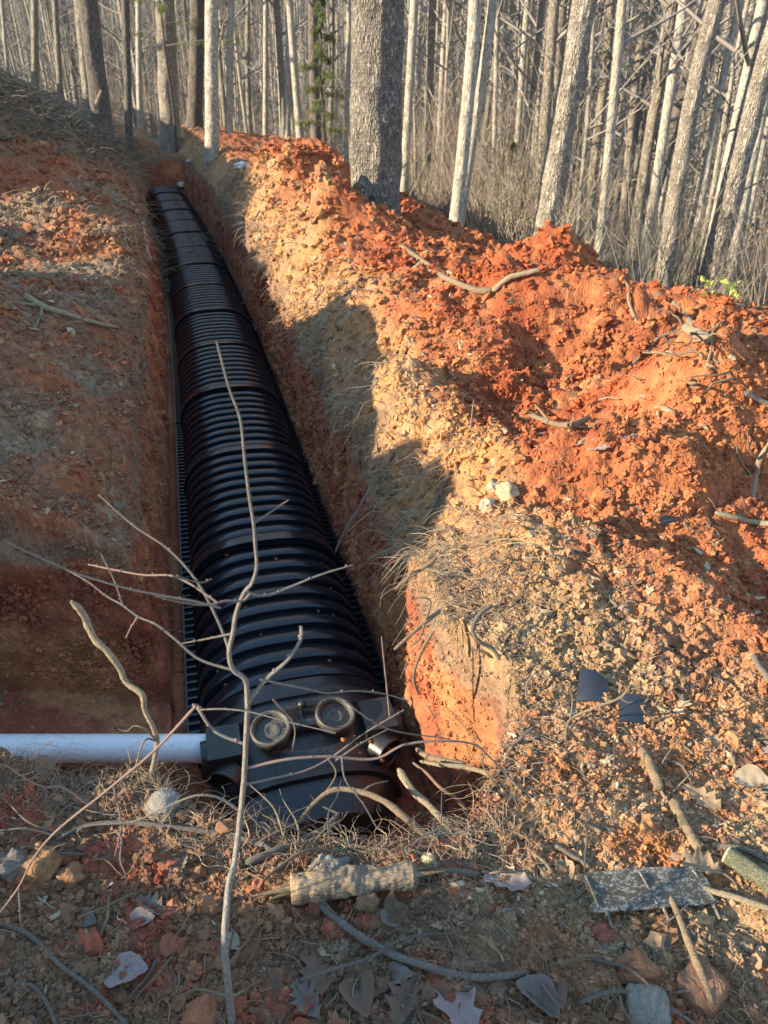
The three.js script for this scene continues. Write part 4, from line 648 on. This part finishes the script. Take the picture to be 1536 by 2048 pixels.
// ------------------------------------------------------------------ fallen oak leaves
const leafVein = texture(128, (x, y) => { const u = Math.abs(x / 127 - 0.5) * 2, v = y / 127, rib = u < 0.03 ? 0.75 : 1, side = Math.abs(((v * 7 + u * 2.2) % 1) - 0.5) < 0.05 ? 0.86 : 1, n = 0.8 + 0.4 * (barkN[(y * 2) * 256 + x * 2] - 0.3); return [n * rib * side, n * rib * side * 0.98, n * rib * side * 0.96]; });
function leafGeo(seed, lobes = 4, plain = false) {
  const R = rng(seed), n = 40, m = 4, pos = [], uv = [], idx = [], curl = 0.1 + R() * 0.9, fold = 0.05 + R() * 0.4, twist = (R() - 0.5) * 1.2, tipc = (R() - 0.3) * 1.5, asym = R() * 0.5;
  for (let i = 0; i <= n; i++) {
    const f = i / n, env = plain ? Math.pow(Math.sin(Math.PI * Math.pow(f, 0.85)), 0.9) * 0.34 : (0.12 + 0.88 * Math.sin(Math.PI * Math.pow(f, 1.25))) * 0.33;
    for (let j = -m; j <= m; j++) {
      const s = j / m, ph = f * lobes * 6.283 + (j < 0 ? asym : 0), lob = plain ? 1 : 0.5 + 0.5 * Math.pow(0.5 - 0.5 * Math.cos(ph), 0.45), w = f < 0.06 && !plain ? 0.012 : env * lob * (f > 0.97 ? 0.4 : 1);
      const x = s * w, l = f + (plain ? 0 : 0.03 * Math.abs(s) * Math.sin(ph + 0.6));
      const y = fold * Math.abs(x) + curl * x * x * 1.6 + 0.10 * tipc * (f - 0.4) * (f - 0.4) * 3 + 0.07 * n3(x * 7 + seed, f * 5, 3) + twist * x * (f - 0.5);
      pos.push(x, y, l - 0.5); uv.push(s * 0.5 + 0.5, f);
    }
  }
  const W = 2 * m + 1; for (let i = 0; i < n; i++) for (let j = 0; j < W - 1; j++) { const a = i * W + j, b = a + W; idx.push(a, b, a + 1, b, b + 1, a + 1); }
  const g = new THREE.BufferGeometry(); g.setAttribute('position', new THREE.Float32BufferAttribute(pos, 3)); g.setAttribute('uv', new THREE.Float32BufferAttribute(uv, 2)); g.setIndex(idx); g.computeVertexNormals(); return g;
}
const leafG = [0, 1, 2, 3, 4, 5, 6, 7].map(i => leafGeo(300 + i, 3 + i % 3, i % 4 === 3));
const leafM = (c) => new THREE.MeshPhysicalMaterial({ color: new THREE.Color().setRGB(...c), map: leafVein, roughness: 0.8, transmission: 0.25, thickness: 0, side: THREE.DoubleSide });
const LM = { grey: leafM([0.215, 0.175, 0.145]), lilac: leafM([0.37, 0.295, 0.265]), brown: leafM([0.22, 0.135, 0.085]), tan: leafM([0.38, 0.27, 0.16]), rust: leafM([0.32, 0.15, 0.075]), pale: leafM([0.44, 0.36, 0.25]) };
function putLeaf(px, py, size, m, gi, yaw, label, group, tilt = 0.35) {
  const R = rng(px * 31 + py), p = typeof px === 'number' ? hit(px, py) : px, g = new THREE.Group();
  g.position.copy(p); g.position.y += size * 0.06; const b = part(g, 'blade', leafG[gi], LM[m]); b.scale.setScalar(size); b.rotation.set((R() - 0.5) * tilt * 2, yaw, (R() - 0.5) * tilt * 2, 'YXZ');
  add(g, 'fallen_leaf', label, 'leaf', group);
}
const zAt = p => -p.z * Math.cos(PITCH) + (EYE - p.y) * Math.sin(PITCH);
for (const [x, y, w, m, gi, yaw, label] of [
  [1010, 1770, 115, 'lilac', 1, 1.4, 'lilac-brown lobed leaf lying beside the root stub'], [905, 2015, 150, 'lilac', 0, 0.5, 'large pale lilac oak leaf near the pointed twig'], [815, 2000, 110, 'brown', 2, -0.5, 'brown lobed oak leaf next to the large lilac one'], [722, 1995, 100, 'brown', 3, 0.3, 'pinkish brown leaf with a curled edge'],
  [790, 1960, 80, 'grey', 7, 1.6, 'grey curled leaf under the speckled branch'], [1075, 2005, 100, 'grey', 3, 0.9, 'grey folded leaf on dark soil'], [640, 1940, 130, 'brown', 4, 0.15, 'upright dry brown leaf below the splintered log'], [610, 2000, 90, 'grey', 2, 0.7, 'ragged grey-brown leaf beside the upright brown one'],
  [170, 1840, 62, 'grey', 7, 1.3, 'small grey leaf by a white pebble'], [280, 1850, 72, 'lilac', 3, -1.2, 'grey-lilac leaf with a torn edge'], [230, 1862, 34, 'grey', 7, 0.3, 'tiny bluish leaf scrap'], [255, 1950, 100, 'lilac', 7, 1.5, 'flat grey-lilac leaf with a pointed tip'], [350, 1955, 42, 'grey', 7, 0.1, 'narrow grey leaf scrap'], [345, 1822, 48, 'pale', 7, -0.8, 'silvery sliver of leaf'],
  [300, 1815, 80, 'grey', 2, 1.1, 'twisted grey leaf remnant'], [1390, 1735, 120, 'tan', 5, 1.2, 'sunlit tan oak leaf with spiky lobes behind the plastic scrap'], [1130, 1745, 60, 'tan', 3, 0.2, 'curled tan leaf in the sunlit crumbs'], [1505, 1570, 90, 'pale', 3, 1.3, 'pale cupped leaf on the sunny clay'], [1400, 1600, 100, 'tan', 1, 0.6, 'big tan oak leaf lying on root litter'], [1420, 1480, 70, 'tan', 5, 0.2, 'crumpled tan leaf above the root litter'],
  [1500, 1530, 80, 'rust', 2, 1.9, 'rusty leaf curled over on the red clay'], [1240, 875, 46, 'lilac', 0, 0.3, 'pale leaf in the shade between two mounds'], [1195, 900, 50, 'lilac', 4, 1.3, 'pale leaf lying flat in the furrow'], [1060, 742, 20, 'lilac', 3, 0.5, 'small pale leaf on the wide red mound'], [1320, 1885, 44, 'grey', 7, 1.3, 'grey leaf beside the debarked stick'], [1370, 1878, 60, 'grey', 3, 1.4, 'silver-grey curled leaf on red crumbs'],
  [1230, 1890, 80, 'grey', 5, -0.9, 'ashen leaf crumpled under the plastic scrap'], [1270, 1930, 70, 'grey', 1, 0.4, 'shredded grey leaf beside the debarked stick'], [1110, 1990, 70, 'brown', 3, 0.2, 'folded brown leaf on a grey root'], [1060, 1955, 60, 'rust', 7, 0.4, 'small rust-brown pointed leaf'], [975, 1310, 44, 'pale', 3, 0.8, 'pale leaf scrap beside the looping root'], [780, 1840, 54, 'grey', 7, 1.0, 'grey scrap of leaf below the broken log'], [430, 1720, 80, 'brown', 2, 1.0, 'dull brown leaf matted in fine roots'], [360, 1735, 60, 'grey', 5, -0.4, 'matted grey leaf by the red clay patch'],
]) { const p = hit(x, y); putLeaf(x, y, w / FPX * zAt(p) * (y > 1900 ? 1.05 : 0.9), m, gi, yaw, label); }
{
  const R = rng(808); let k = 0, tries = 0; const ms = ['grey', 'brown', 'tan', 'lilac', 'grey', 'pale', 'rust'];
  while (k < 150 && tries++ < 4000) { const D = 0.6 * Math.pow(14, R()), x = (R() * 2 - 1) * (0.46 * D + 0.5); if (carve(x, D) > 0 || edgeDist(x, D) > 0) continue; const t = x - xc(D); if (D > 1.7 && t > 1.2 && R() < 0.55) continue; const m = ms[R() * 7 | 0]; const R2 = rng(5000 + k), g = new THREE.Group(), s = 0.018 + 0.026 * R() + 0.003 * D; g.position.set(x, heightAt(x, D) + s * 0.08, -D); const b = part(g, 'blade', leafG[R() * 8 | 0], LM[m]); b.scale.setScalar(s); b.rotation.set((R2() - 0.5), R2() * 6.28, (R2() - 0.5), 'YXZ'); const wh = D < 1.7 ? 'trodden soil in front of the trench' : t < 0 ? 'left bank of the trench' : 'dug spoil right of the trench'; const nm = { grey: 'grey', brown: 'brown', tan: 'tan', lilac: 'lilac grey', pale: 'pale straw', rust: 'rusty' }[m]; add(g, 'fallen_leaf', `small ${nm} dead leaf on the ${wh}`, 'leaf', `${nm} leaves on the ${wh}`); k++; }
}
// ------------------------------------------------------------------ rocks and hard clods
function rock(px, py, w, h, c, label, seed, o = {}) {
  const p = hit(px, py), s = w / 2 / FPX * zAt(p), g = lump(seed, 4, o.amp ?? 0.45, o.f ?? 1.2), q = g.attributes.position;
  for (let i = 0; i < q.count; i++) { const v = V().fromBufferAttribute(q, i); if (o.box) { const m = Math.max(Math.abs(v.x), Math.abs(v.y), Math.abs(v.z)); v.multiplyScalar(mix(1, 0.9 / m, 0.7)); } const cl = o.name === 'clod'; v.multiplyScalar(1 + (cl ? 0.16 : 0.05) * n3(v.x * 3.5 + seed, v.y * 3.5, v.z * 3.5) + (cl ? 0.16 : 0.03) * (Math.abs(n3(v.x * 8, v.y * 8, v.z * 8 + seed)) - 0.2) + (cl ? 0.05 : 0.015) * n3(v.x * 20, v.y * 20, v.z * 20)); q.setXYZ(i, v.x, v.y * (h / w), v.z * (o.deep ?? 0.9)); }
  g.computeVertexNormals(); const u = new Float32Array(q.count * 2); for (let i = 0; i < q.count; i++) { u[i * 2] = (q.getX(i) + q.getZ(i) * 0.3) * s / 0.4; u[i * 2 + 1] = (q.getY(i) + q.getZ(i) * 0.7) * s / 0.4; } g.setAttribute('uv', new THREE.BufferAttribute(u, 2));
  const m = new THREE.Mesh(g, mat(c.map(v => v * 1.35), { map: soilMap, bumpMap: soilBump, bumpScale: 0.006 })); m.scale.setScalar(s); m.position.copy(p); m.position.y += s * (h / w) * (o.lift ?? 0.2); m.rotation.y = o.yaw ?? seed; add(m, o.name || 'rock', label, o.cat || 'rock');
}
rock(1012, 990, 46, 36, [0.46, 0.37, 0.22], 'rounded cream stone casting a shadow on the spoil', 2, { lift: 0.45, amp: 0.5, f: 1.3 }); rock(975, 1012, 34, 24, [0.50, 0.40, 0.28], 'flat pale stone touching the rounded cream stone', 7, { lift: 0.3, amp: 0.6, f: 1.5 }); rock(985, 975, 28, 20, [0.46, 0.36, 0.26], 'small pale stone behind the rounded cream stone', 8);
rock(1290, 2025, 95, 70, [0.22, 0.20, 0.16], 'square grey rock under the bowed twig', 3, { box: true, lift: 0.3 }); rock(1400, 1985, 100, 76, [0.26, 0.13, 0.075], 'large dark red-brown clod beside the debarked stick', 4, { name: 'clod', cat: 'clod', box: true, yaw: 0.7 }); rock(85, 1735, 76, 66, [0.30, 0.155, 0.07], 'big rounded ochre clod by the pit edge', 5, { name: 'clod', cat: 'clod' }); rock(142, 1758, 54, 50, [0.28, 0.15, 0.07], 'smaller round clod touching the big ochre one', 6, { name: 'clod', cat: 'clod' });
rock(20, 1735, 70, 50, [0.17, 0.14, 0.115], 'grey lumpy clod beside the big ochre one', 15, { name: 'clod', cat: 'clod' }); rock(330, 1618, 70, 50, [0.24, 0.22, 0.19], 'pale grey rock on the pit edge under the white pipe', 9, { lift: 0.4, amp: 0.5, f: 1.4 }); rock(655, 1745, 70, 56, [0.20, 0.19, 0.165], 'grey rock wedged behind the broken log', 10, { lift: 0.2, amp: 0.6, f: 1.5 }); rock(665, 1862, 46, 34, [0.33, 0.105, 0.05], 'flat brick-red clod below the broken log', 12, { name: 'clod', cat: 'clod' });
rock(400, 2030, 66, 50, [0.36, 0.14, 0.07], 'orange-red clod at the foot of the sapling', 13, { name: 'clod', cat: 'clod' }); rock(735, 1815, 50, 60, [0.25, 0.155, 0.08], 'crumbly brown clod under the broken log', 14, { name: 'clod', cat: 'clod' }); rock(1270, 1945, 72, 56, [0.28, 0.13, 0.065], 'rough clay clod in the shaded red crumbs', 16, { name: 'clod', cat: 'clod' }); rock(1205, 1870, 44, 34, [0.30, 0.10, 0.06], 'small red clod below the plastic scrap', 17, { name: 'clod', cat: 'clod' }); rock(880, 1668, 36, 22, [0.48, 0.40, 0.30], 'small pale stone in the shade of the grey root', 18); rock(855, 1725, 30, 22, [0.58, 0.46, 0.25], 'little sunlit yellow stone above the broken log', 19, { lift: 0.6 });
for (const [x, y, s, l] of [[486, 338, 34, 'crumpled white litter beside the far spoil'], [380, 326, 16, 'small white scrap on the far bank'], [364, 373, 20, 'white scrap at the far trench end']]) rock(x, y, s, s * 0.5, [0.62, 0.62, 0.6], l, s, { name: 'litter', cat: 'litter', lift: 0.6 });
// ------------------------------------------------------------------ broken log, mossy log
{
  const a = hit(588, 1798), b = hit(835, 1768); a.y += 0.035; b.y += 0.035; const g = new THREE.Group(); g.position.copy(a); const d = b.clone().sub(a), pts = [V(0, 0, 0), d.clone().multiplyScalar(0.35).add(V(0, 0.004, 0)), d.clone().multiplyScalar(0.7), d];
  part(g, 'bark', tube(pts, f => 0.030 * (1 + 0.12 * Math.sin(f * 7)) * Math.min(1, 0.55 + 9 * Math.min(f, 1 - f)), 26, { seg: 80, rough: 0.26, freq: 34, seed: 4, tile: 0.28 }), mat([0.27, 0.215, 0.15], { map: soilMap, bumpMap: barkBump, bumpScale: 0.003 }));
  part(g, 'bare_wood', tube([d.clone().multiplyScalar(-0.015), d.clone().multiplyScalar(0.2)], f => 0.0315 * (1 + 0.03 * Math.sin(f * 9)), 22, { seg: 20, rough: 0.12, freq: 70, seed: 9, tile: 0.2 }), mat([0.62, 0.42, 0.22], { map: soilMap, bumpMap: barkBump, bumpScale: 0.002 }), 'yellowish wood where the bark has peeled');
  const R = rng(66); for (let i = 0; i < 9; i++) { const o = V((R() - 0.5) * 0.02, (R() - 0.6) * 0.04, (R() - 0.5) * 0.04), e = o.clone().addScaledVector(d.clone().normalize(), -0.03 - 0.07 * R()).add(V(0, -0.012 * R(), 0.02 * R())); part(g, 'splinter', tube([o.clone().addScaledVector(d, 0.02), e], f => 0.009 * (1 - 0.85 * f), 4, { seg: 3, rough: 0.3 }), M.root); }
  for (let i = 0; i < 4; i++) { const o = d.clone().multiplyScalar(0.96).add(V(0, (R() - 0.3) * 0.035, (R() - 0.5) * 0.03)); part(g, 'splinter', tube([o, o.clone().addScaledVector(d.clone().normalize(), 0.03 + 0.05 * R())], f => 0.008 * (1 - 0.8 * f), 4, { seg: 3, rough: 0.3 }), M.root); }
  add(g, 'broken_log', 'short broken log with a splintered yellow end', 'log');
}
{
  const a = hit(1448, 1725), b = hit(1580, 1815); a.y += 0.03; b.y += 0.03; const g = new THREE.Group(); g.position.copy(a); const d = b.clone().sub(a);
  part(g, 'bark', tube([V(0, 0, 0), d.clone().multiplyScalar(0.5), d], () => 0.021, 20, { seg: 40, rough: 0.12, freq: 40, seed: 2, tile: 0.08 }), mat([0.36, 0.36, 0.22], { map: barkMap, bumpMap: barkBump, bumpScale: 0.004 }));
  const c = new THREE.CylinderGeometry(0.0215, 0.0205, 0.004, 20); c.applyQuaternion(new THREE.Quaternion().setFromUnitVectors(V(0, 1, 0), d.clone().normalize())); part(g, 'cut_end', c, mat([0.66, 0.50, 0.27]));
  add(g, 'mossy_log', 'mossy grey-green log with a pale cut end', 'log');
}
// ------------------------------------------------------------------ scraps of black plastic
const scrapMat = new THREE.MeshPhysicalMaterial({ color: new THREE.Color().setRGB(0.27, 0.255, 0.225), roughness: 0.5, map: texture(256, (x, y) => { const a = grainA[(y * 2) * SZ + x * 2], b = grainB[(y * 2) * SZ + ((x * 2 + y) % SZ)], dust = sst(0.52, 0.66, a * 0.45 + b * 0.6), g = 0.22 + 1.1 * dust; return [g, g * 0.93, g * 0.80]; }) });
function scrap(corners, thick, label, m, bend, notch) {
  const P = corners.map(([x, y, l]) => { const p = hit(x, y); p.y += l; return p; }), c = P[0].clone(), nx = 24, ny = 8, pos = [], uv = [], idx = [];
  const S = (u, v) => V().lerpVectors(V().lerpVectors(P[0], P[1], u), V().lerpVectors(P[3], P[2], u), v).sub(c).add(V(0, bend * Math.sin(u * 3.14) + 0.004 * Math.sin(v * 9 + u * 4), 0));
  for (let side = 0; side < 2; side++) for (let j = 0; j <= ny; j++) for (let i = 0; i <= nx; i++) { let u = i / nx, v = j / ny; if (notch && v > 0.2 && v < 0.8 && i < 2) u = 0.04; const p = S(u, v); p.y -= side * thick; pos.push(p.x, p.y, p.z); uv.push(u * 0.8, v * 0.35); }
  const o = (nx + 1) * (ny + 1); for (let j = 0; j < ny; j++) for (let i = 0; i < nx; i++) { const a = j * (nx + 1) + i, b = a + nx + 1; idx.push(a, b, a + 1, b, b + 1, a + 1, o + a, o + a + 1, o + b, o + b, o + a + 1, o + b + 1); }
  const rim = []; for (let i = 0; i <= nx; i++) rim.push(i); for (let j = 1; j <= ny; j++) rim.push(j * (nx + 1) + nx); for (let i = nx - 1; i >= 0; i--) rim.push(ny * (nx + 1) + i); for (let j = ny - 1; j > 0; j--) rim.push(j * (nx + 1));
  for (let k = 0; k < rim.length; k++) { const a = rim[k], b = rim[(k + 1) % rim.length]; idx.push(a, b, o + a, b, o + b, o + a); }
  let g = new THREE.BufferGeometry(); g.setAttribute('position', new THREE.Float32BufferAttribute(pos, 3)); g.setAttribute('uv', new THREE.Float32BufferAttribute(uv, 2)); g.setIndex(idx); g = g.toNonIndexed(); g.computeVertexNormals();
  const grp = new THREE.Group(); grp.position.copy(c); part(grp, 'sheet', g, m);
  if (notch) for (const u of [0.12, 0.55, 0.93]) { const p = S(u, 1), e = p.clone().add(V(0.006, -0.012, 0.03)); part(grp, 'prong', tube([p.clone().add(V(0, -0.003, -0.005)), e], () => 0.0045, 6, { seg: 2 }), m); }
  if (notch) for (const u of [0.06, 0.5, 0.95]) { part(grp, 'ridge', tube([S(u, 0.08).add(V(0, 0.001, 0)), S(u + 0.01, 0.92).add(V(0, 0.001, 0))], () => 0.0035, 6, { seg: 6 }), m); }
  add(grp, 'plastic_scrap', label, 'plastic scrap');
}
scrap([[1150, 1768, 0.035], [1388, 1750, 0.035], [1440, 1818, 0.022], [1178, 1838, 0.022]], 0.004, 'broken strip of dusty black plastic with prongs lying flat', scrapMat, 0.004, true);
const scrapDark = new THREE.MeshPhysicalMaterial({ color: new THREE.Color().setRGB(0.028, 0.032, 0.042), roughness: 0.4 });
scrap([[1158, 1352, 0.03], [1215, 1375, 0.03], [1205, 1412, 0.015], [1150, 1410, 0.015]], 0.004, 'dark plastic scrap half buried behind the forked twig', scrapDark, 0.01, false);
scrap([[1232, 1402, 0.03], [1292, 1418, 0.03], [1296, 1455, 0.01], [1240, 1448, 0.01]], 0.004, 'second dark plastic scrap sloping into the litter', scrapDark, 0.01, false);
scrap([[1318, 1042, 0.02], [1358, 1044, 0.02], [1354, 1054, 0.01], [1320, 1054, 0.01]], 0.006, 'thin dark sliver lying on the orange slope', scrapDark, 0.004, false);
scrap([[290, 488, 0.25], [300, 487, 0.25], [308, 520, 0.02], [296, 522, 0.02]], 0.02, 'white wooden stake chip standing on the left bank', mat([0.72, 0.66, 0.50]), 0, false);
// ------------------------------------------------------------------ brush heap above the left bank
{
  const R = rng(321), gs = [], leafy = [];
  for (let i = 0; i < 3000; i++) { const x = -6.8 + 4.2 * R(), D = 10.2 + 2.8 * R(), l = 0.15 + 0.45 * R() * R(), a = R() * 6.28, y = heightAt(x, D) + 0.35 * R() * R(), p = V(x, y, -D), e = p.clone().add(V(Math.cos(a) * l, (R() - 0.35) * l * 0.45, Math.sin(a) * l * 0.7)), q = V().lerpVectors(p, e, 0.5).add(V(0, 0.08 * R(), 0)); const v = 0.55 + 0.8 * R(), c = R() < 0.2 ? [0.19, 0.20, 0.11] : R() < 0.45 ? [0.27, 0.22, 0.15] : [0.17, 0.14, 0.105]; gs.push(tintGeo(tube([p, q, e], f => 0.007 * (1 - 0.7 * f), 3, { seg: 4, cap: false }), c.map(k => k * v))); }
  setting(new THREE.Mesh(mergeGeometries(gs), mat([1, 1, 1], { vertexColors: true })), 'brush_heap', 'heap of cut branches and straw above the left bank', 'stuff', 'brush');
  // dry grass and litter over the far left bank and the strip past the trench end
  const hs = [];
  for (let i = 0; i < 4200; i++) { const D = 5.5 + 15 * Math.pow(R(), 0.8), side = R() < 0.72, t = side ? -0.75 - R() * (1.0 + 0.28 * D) : 0.6 + R() * 0.6, x = xc(D) + t; if (edgeDist(x, D) > 0 || carve(x, D) > 0) continue; const n = fbm(x * 0.9, D * 0.9, 310, 3); if (n < -0.08 + (D < 9 ? 0.12 : 0)) continue; const y = heightAt(x, D), l = 0.10 + 0.22 * R(), a = R() * 6.28, p = V(x, y, -D), e = p.clone().add(V(Math.cos(a) * l, 0.12 * R(), Math.sin(a) * l)), v = 0.6 + 0.7 * R(); hs.push(tintGeo(tube([p, V().lerpVectors(p, e, 0.5).add(V(0, 0.03, 0)), e], f => 0.0045 * (1 - 0.7 * f), 3, { seg: 3, cap: false }), [0.30 * v, 0.245 * v, 0.155 * v])); }
  setting(new THREE.Mesh(mergeGeometries(hs), mat([1, 1, 1], { vertexColors: true })), 'dry_straw', 'dry grass and straw over the far banks', 'stuff', 'straw');
}
// ------------------------------------------------------------------ young evergreens
function evergreen(base, H, spread, label, seed, from = 0.25) {
  const R = rng(seed), g = new THREE.Group(), nd = [], bs = []; g.position.copy(base);
  const [tg, pts] = trunkGeo(V(0, -0.1, 0), V((R() - 0.5) * 0.2, H, 0), 0.03, 0.008, 7, 20, { seed, bend: 0.02 }); part(g, 'trunk', tg, M.barkDark); const c = new THREE.CatmullRomCurve3(pts);
  for (let i = 0; i < 20; i++) { const f = from + (1 - from) * i / 20, p = c.getPoint(f), a = i * 2.4 + R(), l = spread * (1.1 - f) * (0.6 + 0.6 * R()), e = p.clone().add(V(Math.cos(a) * l, l * 0.12 - 0.1, Math.sin(a) * l)); bs.push(tube([p, V().lerpVectors(p, e, 0.5).add(V(0, 0.06, 0)), e], u => 0.008 * (1 - 0.8 * u), 4, { seg: 4, cap: false }));
    for (let k = 0; k < 240; k++) { const s = V().lerpVectors(p, e, 0.2 + 0.85 * R()), w = 0.22 * (1.2 - f); s.add(V((R() - 0.5) * w, (R() - 0.5) * 0.10, (R() - 0.5) * w)); const q = new THREE.PlaneGeometry(0.008, 0.07 + 0.05 * R(), 1, 1); q.rotateX(R() * 3); q.rotateY(R() * 6.28); q.rotateZ((R() - 0.5) * 2); q.translate(s.x, s.y, s.z); nd.push(q); } }
  part(g, 'branches', mergeGeometries(bs), M.twig).userData.kind = 'stuff'; const cr = part(g, 'crown', mergeGeometries(nd), M.needles); cr.userData.kind = 'stuff';
  add(g, 'evergreen', label, 'evergreen tree');
}
M.needles = new THREE.MeshPhysicalMaterial({ color: new THREE.Color().setRGB(0.17, 0.20, 0.05), roughness: 0.8, transmission: 0.35, thickness: 0, side: THREE.DoubleSide });
{
  const g = (px, D) => { const x = at(px, 300, D).x; return V(x, heightAt(x, D), -D); };
  evergreen(g(352, 20.1), 6.4, 2.3, 'young evergreen with soft sprays past the trench end', 71, 0.35);
  evergreen(g(652, 17.5), 3.0, 0.6, 'small evergreen beside the dark trunk behind the spoil', 72, 0.2);
  evergreen(g(1010, 13.0), 1.9, 0.8, 'low dark evergreen bush below the slender pair', 73, 0.05);
  evergreen(g(1490, 11.5), 2.6, 0.8, 'thin evergreen behind the stout pale trunk', 74, 0.3);
  const p = hit(1440, 604), s = new THREE.Group(), R = rng(75); s.position.copy(p);
  for (let i = 0; i < 16; i++) { const b = part(s, 'leaf', leafG[3], M.sprig || (M.sprig = new THREE.MeshPhysicalMaterial({ color: new THREE.Color().setRGB(0.50, 0.56, 0.13), roughness: 0.7, transmission: 0.4, thickness: 0, side: THREE.DoubleSide }))); b.scale.setScalar(0.045 + 0.02 * R()); b.position.set((R() - 0.5) * 0.26, 0.02 + 0.14 * R(), (R() - 0.5) * 0.15); b.rotation.set(R() * 3, R() * 6, R() * 3); }
  for (let i = 0; i < 3; i++) part(s, 'stem', tube([V(0, -0.03, 0), V((i - 1) * 0.08, 0.07, 0), V((i - 1) * 0.14, 0.15, 0.02)], f => 0.005 * (1 - 0.6 * f), 5, { seg: 6 }), M.rootPale);
  add(s, 'leafy_sprig', 'yellow-green leafy sprig on the spoil crest', 'sprig');
}
console.log('litter');

renderer.render(scene, camera);
